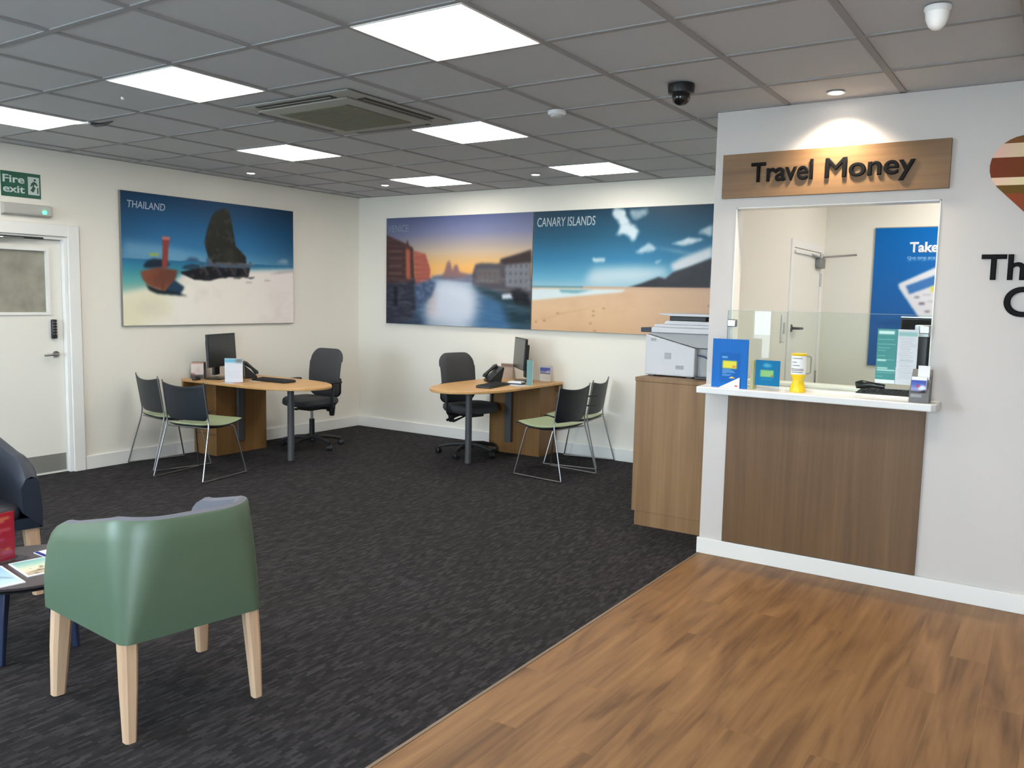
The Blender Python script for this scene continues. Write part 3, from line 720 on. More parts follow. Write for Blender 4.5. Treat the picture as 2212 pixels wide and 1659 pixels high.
picture('canary_islands_picture', 'unframed beach picture lettered CANARY ISLANDS, right one of the joined pair on the back wall',
        frameM((2.433, -.030, 1.237), (1, 0, 0), (0, 0, 1)), cv, 'CANARY ISLANDS', CA['text'], mat('pale_lettering', lin(160, 174, 180), .5), shear=.08)

# ================================================================== DESKS
M_desksides = M_beechd
def desk(name, label, M):
    """local x: along the wall, -.39 .. .39; local y: out from the wall 0 .. 1.5"""
    t = thing(name, label, 'desk', group=None); t.matrix_basis = M
    pts = [(-.39, .01), (.39, .01), (.39, .86)]
    for k_ in range(1, 24):
        a = PI * k_ / 24; pts.append((.39 * math.cos(a), .86 + .64 * math.sin(a)))
    pts.append((-.39, .86))
    MB().prism(pts, .70, .725).build('desktop', M_beech, t, bevel=.005)
    pd = MB().box(-.33, .27, .02, .355, .0, .699).build('pedestal', M_desksides, t, bevel=.003)
    MB().box(.268, .274, .03, .35, .20, .204).build('drawer_gap', mat('drawer_shadow_gap', (.03, .02, .012, 1), .8), pd)
    MB().box(.268, .274, .03, .35, .42, .424).build('drawer_gap', bpy.data.materials['drawer_shadow_gap'], pd)
    MB().box(-.385, .385, .008, .03, .62, .70).build('wall_rail', M_desksides, t, bevel=.002)
    MB().box(-.02, .05, .372, .40, .12, .66).build('cable_riser', M_greyl, t, bevel=.003)
    lg = MB().cyl((0, 1.08), .031, .012, .69, 24).build('leg', M_greyl, t)
    MB().cyl((0, 1.08), .026, 0, .014, 20).build('foot', M_black, lg)
    MB().cyl((0, 1.08), .05, .690, .70, 20).build('leg_plate', M_greyl, lg)
    return t
def wallM(o, xdir, ydir):
    X = Vector(xdir); Y = Vector(ydir); Z = X.cross(Y)
    M = Matrix((X, Y, Z)).transposed().to_4x4(); M.translation = Vector(o); return M
# left wall desk: out of the wall = +x ; along the wall local x = -y
desk('bullet_desk', 'beech desk with rounded end standing out from the left wall under the Thailand picture', wallM((0, -2.02, 0), (0, -1, 0), (1, 0, 0)))
# back wall desk: out of the wall = -y ; local x must be -x for a right handed frame
desk('bullet_desk', 'beech desk with rounded end standing out from the back wall under the Venice picture', wallM((2.43, 0, 0), (-1, 0, 0), (0, -1, 0)))

# ================================================================== VISITOR CHAIRS (front = +Y)
def visitor_chair(label, loc, rz):
    t = thing('visitor_chair', label, 'chair', loc, rz, 'stacking visitor chairs with sage seats')
    for s in (-1, 1):
        MB().tube([(s*.185, .12, .425), (s*.21, .15, .425), (s*.262, .240, .02), (s*.262, .25, .009), (s*.262, -.27, .009), (s*.262, -.28, .012),
                   (s*.226, -.165, .44), (s*.219, -.160, .50), (s*.219, -.212, .822)], .0062, 8, smooth=.03).build('side_frame', M_chrome, t)
    MB().tube([(-.185, .12, .425), (.185, .12, .425)], .0062, 8).build('cross_rail', M_chrome, t)
    MB().tube([(-.222, -.15, .43), (.222, -.15, .43)], .0062, 8).build('cross_rail', M_chrome, t)
    def prof(v):   # v 0 rear .. 1 front
        y = -.175 + .455 * v
        z = .462 - .028 * math.sin(PI * min(1, v * 1.05)) + .012 * v - .05 * max(0, v - .93) ** 2 * 60
        return y, z
    def seatf(lift, shrink):
        def f(u, v):
            y, z = prof(v); W_ = (.232 - .03 * (1 - v) ** 3 - .035 * max(0, v - .8) ** 2 * 12) - shrink
            x = (u * 2 - 1) * W_
            z2 = z + lift - .012 * (1 - (2*u - 1) ** 4) * 0.8
            return (x, y + (shrink if v == 0 else (-shrink if v == 1 else 0)), z2)
        return f
    def th(a):
        return lambda u, v: (0, 0, a * (1 - .75 * abs(2*u - 1) ** 6) * (1 - .75 * abs(2*v - 1) ** 8))
    MB().solid_grid(seatf(0, 0), 14, 16, th(-.022)).build('seat_shell', M_navyp, t, sub=1)
    MB().solid_grid(seatf(.0015, .004), 14, 16, th(.022)).build('seat_pad', M_sage, t, sub=1)
    def back(u, v):   # v 0 bottom
        q = 2*u - 1
        z = .492 + .305 * v - (.018 * (1 - q * q) if v > .9 else 0) + .012 * q * q * (v > .9)
        wv = .225 - .05 * max(0, .25 - v) ** 2 * 12 + .004 * v
        y = -.158 - .048 * v - .030 * (1 - q * q)
        return (q * wv, y, z)
    MB().solid_grid(back, 16, 12, lambda u, v: (0, .008, 0)).build('backrest', M_navyp, t, sub=1)
    return t
v1 = visitor_chair('green seated black visitor chair nearest the camera at the Thailand desk', (.935, -2.875, 0), .19)
v2 = dup(v1, (.330, -2.755, 0), -.17, 'black visitor chair by the left wall, half hidden behind its twin')
v3 = dup(v1, (3.283, -.948, 0), 1.45, 'green seated black visitor chair nearest the camera at the Venice desk')
v4 = dup(v1, (3.187, -.335, 0), 1.72, 'black backed visitor chair by the back wall, behind its twin at the Venice desk')
MB().tube([(.222, -.195, .70), (.33, -.215, .70)], .007, 8).build('side_bar', M_black, v3)
MB().tube([(.222, -.18, .615), (.33, -.20, .61)], .007, 8).build('side_bar', M_black, v3)

# ================================================================== OFFICE CHAIRS (front = +Y)
def office_chair(label, loc, rz):
    t = thing('office_chair', label, 'chair', loc, rz, 'dark swivel office chairs')
    b = MB()
    b.cyl((0, 0), .045, .07, .13, 20, .035)
    for k_ in range(5):
        a = 2*PI*k_/5 + .45; c_, s_ = math.cos(a), math.sin(a)
        b.tube([(.03*c_, .03*s_, .105), (.16*c_, .16*s_, .10), (.30*c_, .30*s_, .072)], [.026, .021, .014], 8)
    base = b.build('star_base', M_blackm, t)
    for k_ in range(5):
        a = 2*PI*k_/5 + .45; c_, s_ = math.cos(a), math.sin(a)
        q = MB(); R_ = Matrix.Translation((.305*c_, .305*s_, .029)) @ Matrix.Rotation(a + .9, 4, 'Z')
        for e_ in (-1, 1):
            q.rings([[R_ @ Vector((e_*o_, .027*math.cos(2*PI*j/16)*f_, .029*math.sin(2*PI*j/16)*f_)) for j in range(16)] for o_, f_ in ((.006, 1), (.022, 1), (.026, .8))])
        q.box(-.006, .006, -.02, .02, .0, .036, R_)
        q.build('castor', M_black, base)
    MB().cyl((0, 0), .027, .12, .29, 20).build('gas_lift_cover', M_black, t)
    MB().cyl((0, 0), .014, .28, .39, 16).build('gas_lift', M_chrome, t)
    m_ = MB(); m_.box(-.09, .09, -.13, .12, .385, .425)
    m_.build('tilt_mechanism', M_black, t, bevel=.01)
    l_ = MB(); l_.tube([(.08, .05, .40), (.26, .07, .36)], [.006, .013], 8); l_.tube([(.08, -.03, .40), (.26, -.03, .36)], [.006, .013], 8)
    l_.build('adjusting_lever', M_black, t)
    def sr(s, z, f=1.0):
        o_ = []
        for k_ in range(32):
            a = 2*PI*k_/32; ca, sa = math.cos(a), math.sin(a)
            x = math.copysign(abs(ca) ** .55, ca) * .245 * s; y = math.copysign(abs(sa) ** .6, sa) * .235 * s + .02
            o_.append((x, y, z - (.025 * max(0, (y - .16) / .09) ** 2 if z > .45 else 0) + .012 * (abs(x) / .24) ** 2 * (z > .47)))
        return o_
    MB().rings([sr(.80, .425), sr(.93, .44), sr(1.0, .465), sr(.99, .49), sr(.93, .505), sr(.6, .508), sr(.1, .505)]).build('seat', M_dgrey, t)
    def bk(u, v, off=0):
        q = 2*u - 1
        wv = .228 * (1 - .06 * (1 - v)) * (1 - .10 * max(0, v - .88) ** 2 / .0144) * (1 - .8 * max(0, .12 - v) ** 2 / .0144 * .12)
        z = .50 + .50 * v - .05 * max(0, abs(q) - .6) ** 2 / .16 * (v > .8) + .03 * max(0, abs(q) - .6) ** 2 / .16 * (v < .1)
        y = -.215 - .05 * math.sin(PI * (v * .9 + .05)) * -.55 - .05 * v + .03 * q * q
        return (q * wv, y, z)
    MB().solid_grid(bk, 14, 16, lambda u, v: (0, .05 * (1 - .8 * abs(2*u-1) ** 5) * (1 - .8 * abs(2*v-1) ** 7), 0)).build('backrest', M_dgrey, t, sub=1)
    bs = MB().solid_grid(lambda u, v: (bk(u, v * .42)[0] * 1.03, bk(u, v * .42)[1] - .002, bk(u, v * .42)[2] - .005), 12, 8, lambda u, v: (0, -.018, 0)).build('back_shell', M_black, t, sub=1)
    j = MB(); j.prism([(-.03, -.262), (.03, -.262), (.03, -.23), (-.03, -.23)], .34, .78)
    j.prism([(-.045, -.29), (.045, -.29), (.045, -.10), (-.045, -.10)], .385, .42)
    j.tube([(0, -.285, .42), (0, -.285, .29)], [.04, .026], 12)
    j.build('back_upright', M_black, t, bevel=.008)
    for s in (-1, 1):
        a_ = MB(); a_.tube([(s*.10, 0, .41), (s*.27, 0, .42), (s*.285, 0, .47), (s*.285, 0, .665)], .014, 8, smooth=.05)
        st_ = a_.build('armrest_post', M_black, t)
        MB().box(s*.285 - .035, s*.285 + .035, -.11, .13, .665, .690).build('arm_pad', M_black, st_, bevel=.011, seg=3)
    return t
o1 = office_chair('dark grey swivel chair tucked behind the Thailand desk', (.655, -1.36, 0), PI + .02)
o2 = dup(o1, (2.13, -.66, 0), -PI / 2 - .24, 'dark grey swivel chair tucked behind the Venice desk')

# ================================================================== TUB ARMCHAIRS (front = +Y)
def tub_chair(name, label, loc, rz, outer, inner, group):
    t = thing(name, label, 'armchair', loc, rz, group)
    hw, fd, bd_ = .268, .292, -.288
    def path(rad, hw, bd_, fd):
        """stations from the left arm front round the back to the right arm front: point, outward normal"""
        P = []
        nA, nC, nB = 12, 10, 12
        for k_ in range(nA): P.append(((-hw, fd + (bd_ + rad - fd) * k_ / nA), (-1, 0)))
        for k_ in range(nC):
            a = PI + (PI / 2) * k_ / nC; P.append(((-hw + rad + rad * math.cos(a), bd_ + rad + rad * math.sin(a)), (math.cos(a), math.sin(a))))
        for k_ in range(nB + 1): P.append(((-hw + rad + (2*hw - 2*rad) * k_ / nB, bd_), (0, -1)))
        for k_ in range(1, nC + 1):
            a = 1.5 * PI + (PI / 2) * k_ / nC; P.append(((hw - rad + rad * math.cos(a), bd_ + rad + rad * math.sin(a)), (math.cos(a), math.sin(a))))
        for k_ in range(1, nA + 1): P.append(((hw, bd_ + rad + (fd - bd_ - rad) * k_ / nA), (1, 0)))
        return P
    B = path(.035, hw, bd_, fd); Tp = path(.17, hw - .008, bd_ - .030, fd - .012)
    def top(y):
        d_ = (fd - y)          # distance from the arm front
        if d_ < .20: return .555 + .155 * math.sqrt(max(0, 1 - (1 - d_ / .20) ** 2))
        return .71 + .068 * min(1, (d_ - .20) / .30)
    z0 = .352
    out, inn = [], []
    for (b, nb), (p, np_) in zip(B, Tp):
        zt = top(p[1]); col = []
        for k_ in range(7):
            v = k_ / 6; bul = .006 * math.sin(PI * v)
            q = v ** 1.0
            col.append(Vector((b[0] * (1 - q) + p[0] * q + np_[0] * bul, b[1] * (1 - q) + p[1] * q + np_[1] * bul, z0 + (zt - .012 - z0) * v)))
        col.append(Vector((p[0] - np_[0] * .006, p[1] - np_[1] * .006, zt - .002)))
        out.append(col)
        tk = .058; col2 = [Vector((p[0] - np_[0] * .006, p[1] - np_[1] * .006, zt - .002)), Vector((p[0] - np_[0] * .026, p[1] - np_[1] * .026, zt + .006)),
                           Vector((p[0] - np_[0] * .048, p[1] - np_[1] * .048, zt - .004))]
        for k_ in range(5):
            v = 1 - (k_ + 1) / 6
            col2.append(Vector((b[0] * (1 - v) + p[0] * v - np_[0] * (tk + .012), b[1] * (1 - v) + p[1] * v - np_[1] * (tk + .012), .40 + (zt - .02 - .40) * v)))
        inn.append(col2)
    sh = MB()
    R = [[sh.bm.verts.new(v) for v in c_] for c_ in out]
    for a, b in zip(R, R[1:]):
        for k_ in range(len(a) - 1): sh.bm.faces.new([a[k_], a[k_+1], b[k_+1], b[k_]])
    # arm fronts and under plate
    I = [[sh.bm.verts.new(v) for v in c_[2:]] for c_ in (inn[0], inn[-1])]
    for r_, i_ in ((R[0], I[0]), (R[-1], I[1])):
        sh.bm.faces.new(r_ + i_)
    pl = [sh.bm.verts.new((c_[0].x, c_[0].y, z0)) for c_ in out]
    sh.bm.faces.new(pl)
    sh.box(-hw + .01, hw - .01, fd - .03, fd - .004, z0, .405)
    sh.build('shell', outer, t)
    ln = MB(); R = [[ln.bm.verts.new(v) for v in c_] for c_ in inn]
    for a, b in zip(R, R[1:]):
        for k_ in range(len(a) - 1): ln.bm.faces.new([a[k_], a[k_+1], b[k_+1], b[k_]])
    ln.build('inner_lining', inner, t)
    def cr(s, z):
        o_ = []
        for k_ in range(36):
            a = 2*PI*k_/36; ca, sa = math.cos(a), math.sin(a)
            o_.append((math.copysign(abs(ca) ** .3, ca) * .205 * s, math.copysign(abs(sa) ** .3, sa) * (.24 * s) + .048, z))
        return o_
    MB().rings([cr(.96, .395), cr(1.0, .41), cr(1.01, .44), cr(.98, .458), cr(.9, .466), cr(.5, .470), cr(.05, .471)]).build('seat_cushion', inner, t)
    for sx in (-1, 1):
        for y0, y1 in ((fd - .045, fd - .020), (bd_ + .043, bd_ + .018)):
            x0, x1 = sx * (hw - .035), sx * (hw - .022)
            q = MB(); r_ = []
            for z, cx, cy, a in ((.353, x0, y0, .029), (.20, (x0 + x1) / 2, (y0 + y1) / 2, .026), (.002, x1, y1, .019)):
                r_.append([(cx + ux * a, cy + uy * a, z) for ux, uy in ((-1,-.6),(-.6,-1),(.6,-1),(1,-.6),(1,.6),(.6,1),(-.6,1),(-1,.6))])
            q.rings(r_); q.build('leg', M_leg, t)
    for ch in t.children:      # the tub is wider at the arm fronts than at the back
        for v in ch.data.vertices: v.co.x *= 1.085 + .105 * (v.co.y / .29)
    return t
M_greenv = mat('green_vinyl_upholstery', lin(86, 106, 86), 0.38, noise=90, bump=0.06)
M_slate = mat('slate_grey_upholstery', lin(96, 100, 112), 0.55, noise=90, bump=0.06)
M_navyv = mat('navy_vinyl_upholstery', lin(28, 37, 52), 0.42, noise=90, bump=0.06)
M_char = mat('charcoal_upholstery', lin(40, 45, 56), 0.5, noise=90, bump=0.06)
tub_chair('tub_armchair', 'green vinyl tub armchair with slate lining and pale wooden legs, seen from behind', (4.195, -5.456, 0),
          math.atan2(.17, -.984) - PI / 2, M_greenv, M_slate, 'tub armchairs round the coffee table')
tub_chair('tub_armchair', 'navy blue tub armchair cut by the left edge, beyond the coffee table', (2.41, -5.42, 0),
          math.atan2(-.17, .985) - PI / 2, M_navyv, M_char, 'tub armchairs round the coffee table')

# ================================================================== COFFEE TABLE
CX, CY, CZ = 3.335, -5.53, .365
ct = thing('coffee_table', 'low round dark brown coffee table with navy legs between the armchairs', 'table', (CX, CY, 0))
MB().lathe([(0, CZ - .022), (.292, CZ - .022), (.306, CZ - .014), (.31, CZ - .004), (.307, CZ), (0, CZ)], n=64).build('tabletop', mat('dark_brown_tabletop', lin(72, 66, 68), .42, noise=40, amp=.08), ct)
MB().lathe([(0, CZ - .030), (.296, CZ - .030), (.298, CZ - .0225), (0, CZ - .0225)], n=64).build('edge_band', M_black, ct)
M_nleg = mat('navy_painted_leg', lin(32, 44, 72), .4)
for a in (-.98, .60, 2.16, 3.73):
    ca, sa = math.cos(a), math.sin(a); q = MB(); r_ = []
    for z, rr, wd_ in ((CZ - .03, .17, .030), (.18, .19, .024), (0.001, .205, .016)):
        r_.append([(rr * ca + wd_ * math.cos(a + b_), rr * sa + wd_ * math.sin(a + b_), z) for b_ in (.785, 2.356, 3.927, 5.498)])
    q.rings(r_); q.build('leg', M_nleg, ct, bevel=.004)

def sheet(name, label, cat, pts, z, cv, group=None, th=.004, edge=None, rough=.35, extra=None):
    """a leaflet lying flat: lower-left corner, direction, size"""
    (x, y, ang, w_, h_) = pts
    t = thing(name, label, cat, (x, y, z), ang, group)
    MB().box(0, w_, 0, h_, .0003, th).build('pages', edge or M_paper, t)
    print_obj('cover', cv, w_ - .001, h_ - .001, t, Matrix.Translation((.0005, .0005, th + .0004)), rough)
    return t
# brochures
cv = Canvas(50, 70, 3); cv.C = cv.vgrad([(0, (196, 222, 238)), (1, (150, 196, 224))])
cv.poly([(.15, .5), (.5, .56), (.9, .3), (.88, .26), (.45, .5)], (110, 140, 160), 2)
cv.blend(1 - cv.mask([(.06, .05), (.94, .05), (.94, .95), (.06, .95)]), (246, 247, 250))
sheet('travel_brochure', 'pale blue brochure with white border, nearest on the coffee table', 'brochure', (3.545, -5.797, math.radians(81.6), .15, .29), CZ + .0004, cv)
cv = Canvas(60, 80, 4); nn = cv.noise(6, 6, 3)
cv.C = cv.vgrad([(0, (150, 130, 105)), (.3, (226, 214, 190)), (.5, (222, 224, 196)), (.7, (168, 206, 190)), (1, (120, 182, 190))])
cv.blend((nn > .6).astype(float) * (cv.V < .5) * .6, (100, 88, 66)); cv.poly([(.1, .22), (.9, .26), (.9, .30), (.4, .28)], (78, 70, 52), 1)
cv.blend(1 - cv.mask([(.05, .06), (.95, .06), (.95, .96), (.05, .96)]), (236, 238, 236)); cv.finish(1)
sheet('travel_brochure', 'tropical beach brochure with white border, between the two other brochures', 'brochure', (3.510, -5.612, math.radians(81.4), .15, .235), CZ + .0004, cv)
cv = Canvas(30, 40, 6); cv.fill((222, 222, 236)); cv.rect(0, 0, 1, .9, (230, 230, 240)); cv.rect(0, 0, .18, 1, (38, 40, 132)); 
sheet('travel_brochure', 'white leaflet with a deep blue edge, farthest on the coffee table', 'brochure', (3.330, -5.435, math.radians(88), .10, .13), CZ + .0004, cv)
# red leaflet in its clear stand
st = thing('leaflet_stand', 'clear acrylic stand holding a red leaflet on the coffee table', 'leaflet stand', (3.217, -5.475, CZ + .0005), math.radians(96))
MB().box(-.21, .0, -.035, .035, 0, .004).build('base', M_acryl, st)
MB().box(-.205, -.04, -.006, -.003, .003, .235).build('front_pane', M_acryl, st)
MB().box(-.205, -.03, .003, .006, .003, .25).build('back_pane', M_acryl, st)
rc = Canvas(40, 56, 8); rc.fill((176, 40, 58)); rc.C = rc.vgrad([(0, (168, 44, 66)), (1, (184, 36, 50))])
for x_, y_, w1, c_ in ((.1, .86, .75, (240, 180, 110)), (.1, .80, .6, (240, 170, 110)), (.08, .62, .8, (214, 120, 120)), (.08, .58, .5, (214, 120, 120)), (.08, .42, .6, (200, 90, 130)), (.08, .36, .4, (200, 90, 130)), (.7, .2, .15, (230, 160, 60)), (.6, .14, .3, (190, 80, 120))):
    rc.rect(x_, y_, x_ + w1, y_ + .045, c_, 1)
rl = thing('red_leaflet', 'red leaflet with yellow heading standing in the clear stand', 'leaflet', (3.217, -5.475, CZ + .006), math.radians(96))
MB().box(-.195, -.045, -.0015, .0015, 0, .213).build('sheet', mat('red_card', lin(176, 40, 58), .5), rl)
print_obj('front_print', rc, .149, .212, rl, frameM((-.1945, -.0019, .0005), (1, 0, 0), (0, 0, 1)), .4)
print_obj('back_print', rc, .149, .212, rl, frameM((-.0455, .0019, .0005), (-1, 0, 0), (0, 0, 1)), .4)
# ================================================================== COUNTER AND SIGNS
tag(MB().box(5.343, 6.425, WY - .018, WY - .0005, .102, 1.019).build('counter_front_panel', M_oak, bevel=.001),
    'tall brown oak effect panel on the wall under the white counter', 'panel')
ctp = MB().prism([(5.212, -2.60), (6.470, -2.60), (6.492, -2.575), (6.492, WY), (6.423, WY), (6.423, -1.86), (5.337, -1.86), (5.337, WY), (5.196, WY)], 1.021, 1.060)
tag(ctp.build('service_counter', mat('white_solid_counter', (.72, .72, .715, 1), .25), bevel=.006, seg=3), 'thick white counter top running through the service opening', 'counter')
tag(MB().box(5.36, 6.29, -2.20, -2.06, 1.0605, 1.082).build('counter_ledge', M_gloss, bevel=.003), 'low white raised ledge behind the glass screen', 'ledge')
# thin white liner round the opening
ln = MB(); ln.box(OX0 - .0, OX0 + .006, WY - .004, WY + WT, 1.061, OZ1); ln.box(OX1 - .006, OX1, WY - .004, WY + WT, 1.061, OZ1); ln.box(OX0, OX1, WY - .004, WY + WT, OZ1 - .006, OZ1 + .0)
struct(ln.build('trim_5', M_gloss))
gs = thing('glass_screen', 'low clear glass screen standing across the service opening on the counter', 'screen', (5.322, -2.418, 1.0605))
MB().box(0, 1.10, 0, .006, .012, .452).build('pane', M_glass, gs)
MB().box(0, .0015, .0, .006, .012, .452).build('polished_edge', mat('glass_edge_green', lin(128, 136, 128), .2), gs)
MB().box(0, 1.10, .0, .006, .4505, .4525).build('polished_edge', mat('glass_edge_top', lin(190, 198, 190), .2), gs)
MB().box(0, 1.10, -.004, .010, 0, .012).build('base_channel', M_gloss, gs)
for z in (.375,):
    MB().box(.0, .052, -.010, .028, z - .022, z + .022).build('wall_clamp', M_chrome, gs, bevel=.005)
    MB().box(1.045, 1.097, -.010, .028, z - .022, z + .022).build('wall_clamp', M_chrome, gs, bevel=.005)

sg = thing('travel_money_sign', 'long oak effect sign board with black letters Travel Money above the opening', 'sign', (5.250, WY, 2.170))
MB().box(0, 1.208, -.030, -.0005, 0, .252).build('board', M_oakh, sg, bevel=.001)
M_letter = mat('glossy_black_letter', (.003, .003, .004, 1), .55, spec=.12)
text_mesh('lettering', 'Travel', .15, .008, M_letter, sg, frameM((.173, -.0365, .082), (1, 0, 0), (0, 0, 1)), bold=.0028, fit=(.350, .112))
text_mesh('lettering', 'Money', .15, .008, M_letter, sg, frameM((.588, -.0365, .050), (1, 0, 0), (0, 0, 1)), bold=.0028, fit=(.457, .142))
tg = text_mesh('wall_lettering', 'Th', .2, .014, M_letter, None, frameM((6.630, WY - .0072, 1.700), (1, 0, 0), (0, 0, 1)), bold=.004, fit=(.195, .128))
tag(tg, 'large black letters Th fixed to the white wall by the right edge', 'lettering')
tg = text_mesh('wall_lettering', 'C', .2, .014, M_letter, None, frameM((6.742, WY - .0072, 1.515), (1, 0, 0), (0, 0, 1)), bold=.004, fit=(.14, .152))
tag(tg, 'large black letter C below the letters Th by the right edge', 'lettering')

# heart shaped striped emblem
def heart_pts():
    P = []
    cx, cz, R = 6.93, 2.235, .295
    # left lobe, straight flank to the point, mirrored
    L_ = []
    for k_ in range(15):
        a = math.radians(62 + (222 - 62) * k_ / 14); L_.append((6.792 + .157 * math.cos(a), 2.262 + .150 * math.sin(a)))
    left = [(cx, 2.335)] + L_ + [(cx, 1.905)]
    right = [(2 * cx - x, z) for x, z in reversed(left[1:-1])]
    return left + right
hp = heart_pts()
def band_mat():
    m = bpy.data.materials.new('striped_wood_emblem'); m.use_nodes = True; nt = m.node_tree; N = nt.nodes; L = nt.links
    p = N['Principled BSDF']; p.inputs['Roughness'].default_value = .6; p.inputs['Specular IOR Level'].default_value = .2
    tc = N.new('ShaderNodeTexCoord'); sx = N.new('ShaderNodeSeparateXYZ'); L.new(tc.outputs['Object'], sx.inputs[0])
    ad = N.new('ShaderNodeMath'); ad.operation = 'MULTIPLY_ADD'; ad.inputs[1].default_value = .02; L.new(sx.outputs[0], ad.inputs[0]); L.new(sx.outputs[2], ad.inputs[2])
    mr = N.new('ShaderNodeMapRange'); mr.inputs[1].default_value = 1.9; mr.inputs[2].default_value = 2.60; L.new(ad.outputs[0], mr.inputs[0])
    r = N.new('ShaderNodeValToRGB'); r.color_ramp.interpolation = 'CONSTANT'; e = r.color_ramp.elements
    f = lambda z: (z + .136 - 1.9) / .70
    e[0].position = 0; e[0].color = lin(150, 72, 42)
    e[1].position = f(2.125); e[1].color = lin(112, 84, 28)
    for z, c_ in ((2.168, (246, 222, 196)), (2.206, (122, 60, 30)), (2.305, (232, 204, 188)), (2.372, (128, 84, 48))):
        k_ = e.new(f(z)); k_.color = lin(*c_)
    x = N.new('ShaderNodeMapRange'); x.inputs[1].default_value = 6.68; x.inputs[2].default_value = 6.86; L.new(sx.outputs[0], x.inputs[0])
    mx = N.new('ShaderNodeMix'); mx.data_type = 'RGBA'; mx.blend_type = 'MULTIPLY'
    mx.inputs[0].default_value = .8; r2 = N.new('ShaderNodeValToRGB'); r2.color_ramp.elements[0].color = (1, .8, .75, 1); r2.color_ramp.elements[1].color = (.8, 1, .55, 1)
    L.new(mr.outputs[0], r.inputs[0]); L.new(x.outputs[0], r2.inputs[0]); L.new(r.outputs[0], mx.inputs[6]); L.new(r2.outputs[0], mx.inputs[7]); L.new(mx.outputs[2], p.inputs['Base Color'])
    return m
tag(MB().prism(hp, WY - .014, WY - .0005, 'y').build('heart_emblem', band_mat(), bevel=.001), 'heart shaped emblem with brown, olive and cream bands, cut by the right edge', 'emblem')

# ---- things on the counter
CT = 1.0605
bx = thing('leaflet_box', 'large bright blue card box with yellow bank card picture, left end of the counter', 'leaflet holder', (5.284, -2.545, CT))
MB().prism([(0, 0), (.213, 0), (.213, .008), (0, .008)], 0, .285).build('card_body', mat('bright_blue_card', lin(16, 104, 186), .45, spec=.2), bx, bevel=.001)
cv = Canvas(80, 106, 21); cv.fill((16, 104, 186)); cv.rect(.22, .1, .8, .72, (14, 94, 174), 1)
cv.rect(.30, .40, .70, .56, (222, 214, 70), 1); cv.rect(.58, .42, .68, .45, (214, 120, 50), 1); cv.rect(.27, .615, .44, .645, (150, 196, 232), 1)
for y_, w1 in ((.37, .24), (.35, .32), (.33, .34), (.31, .36), (.29, .12), (.26, .26), (.24, .2), (.21, .1)): cv.rect(.3, y_, .3 + w1, y_ + .008, (110, 168, 220))
cv.poly([(.50, .20), (.58, .235), (.66, .20)], (226, 200, 90))
print_obj('front_print', cv, .209, .281, bx, frameM((.002, -.0012, .002), (1, 0, 0), (0, 0, 1)))
MB().prism([(.008, 0), (.06, 0), (.008, .12)], .09, .12, 'x').build('rear_strut', bpy.data.materials['bright_blue_card'], bx)
pk = MB().prism([(.05, 0), (.172, 0), (.172, .065)], -.012, -.0025, 'y').build('white_pocket', M_white, bx)
MB().box(.145, .162, -.0135, -.012, .010, .018).build('red_mark', mat('red_mark', lin(200, 60, 50), .4), bx)
tag(MB().box(5.512, 5.530, -2.535, -2.47, CT, CT + .17).build('leaflet_pack', mat('pale_olive_card', lin(168, 166, 120), .5)), 'narrow pack of pale olive leaflets on edge beside the big blue box', 'leaflets')
sb = thing('small_blue_stand', 'small teal blue card in a clear stand with a green bank card picture', 'leaflet stand', (5.536, -2.525, CT))
MB().box(.0, .14, -.02, .045, 0, .004).build('base', M_acryl, sb); MB().box(0, .14, .0045, .0075, .004, .165).build('back_pane', M_acryl, sb)
MB().box(.0, .141, 0, .004, .026, .172).build('card', mat('teal_blue_card', lin(0, 98, 146), .4), sb)
cv = Canvas(60, 60, 22); cv.fill((0, 110, 158)); cv.poly([(.3, .8), (.4, .9), (.6, .85), (.7, .78), (.5, .72), (.35, .74)], (120, 190, 216), 2, .7)
cv.rect(.22, .34, .76, .62, (140, 190, 120), 1); cv.rect(.64, .36, .74, .42, (176, 96, 60)); cv.rect(.25, .24, .72, .26, (90, 170, 206), 1); cv.rect(.4, .17, .6, .185, (70, 150, 190), 1)
print_obj('front_print', cv, .139, .145, sb, frameM((.001, -.0012, .0265), (1, 0, 0), (0, 0, 1)))
ti = thing('collecting_tin', 'yellow charity collecting tin with white label and handle on the counter', 'collecting tin', (5.768, -2.478, CT))
MB().lathe([(0, 0), (.042, 0), (.043, .012), (.040, .03), (.030, .062), (.029, .072), (.040, .09), (.041, .10), (0, .10)], n=32).build('base', mat('yellow_plastic', lin(240, 202, 28), .35), ti)
MB().lathe([(0, .10), (.0405, .10), (.0405, .208), (.042, .21), (.042, .218), (0, .218)], n=32).build('canister', bpy.data.materials['yellow_plastic'], ti)
lb = MB()
lb.grid(lambda u, v: (.0411 * math.cos(-PI * 1.0 + u * PI), .0411 * math.sin(-PI + u * PI), .102 + .104 * v), 20, 1)
lb.build('label_band', M_paper, ti)
tl = MB()
for z, a0, a1 in ((.19, .28, .72), (.168, .26, .5), (.15, .3, .62), (.13, .2, .8), (.122, .2, .8), (.112, .25, .75)):
    tl.grid(lambda u, v: (.0414 * math.cos(-PI + (a0 + (a1 - a0) * u) * PI), .0414 * math.sin(-PI + (a0 + (a1 - a0) * u) * PI), z + .004 * v), 10, 1)
tl.build('label_lines', mat('label_ink', lin(120, 110, 96), .6), ti)
MB().tube([(.040, .0, .205), (.066, 0, .205), (.066, 0, .11), (.040, 0, .105)], .0035, 8, smooth=.02).build('handle', mat('grey_handle', lin(130, 128, 122), .4), ti)
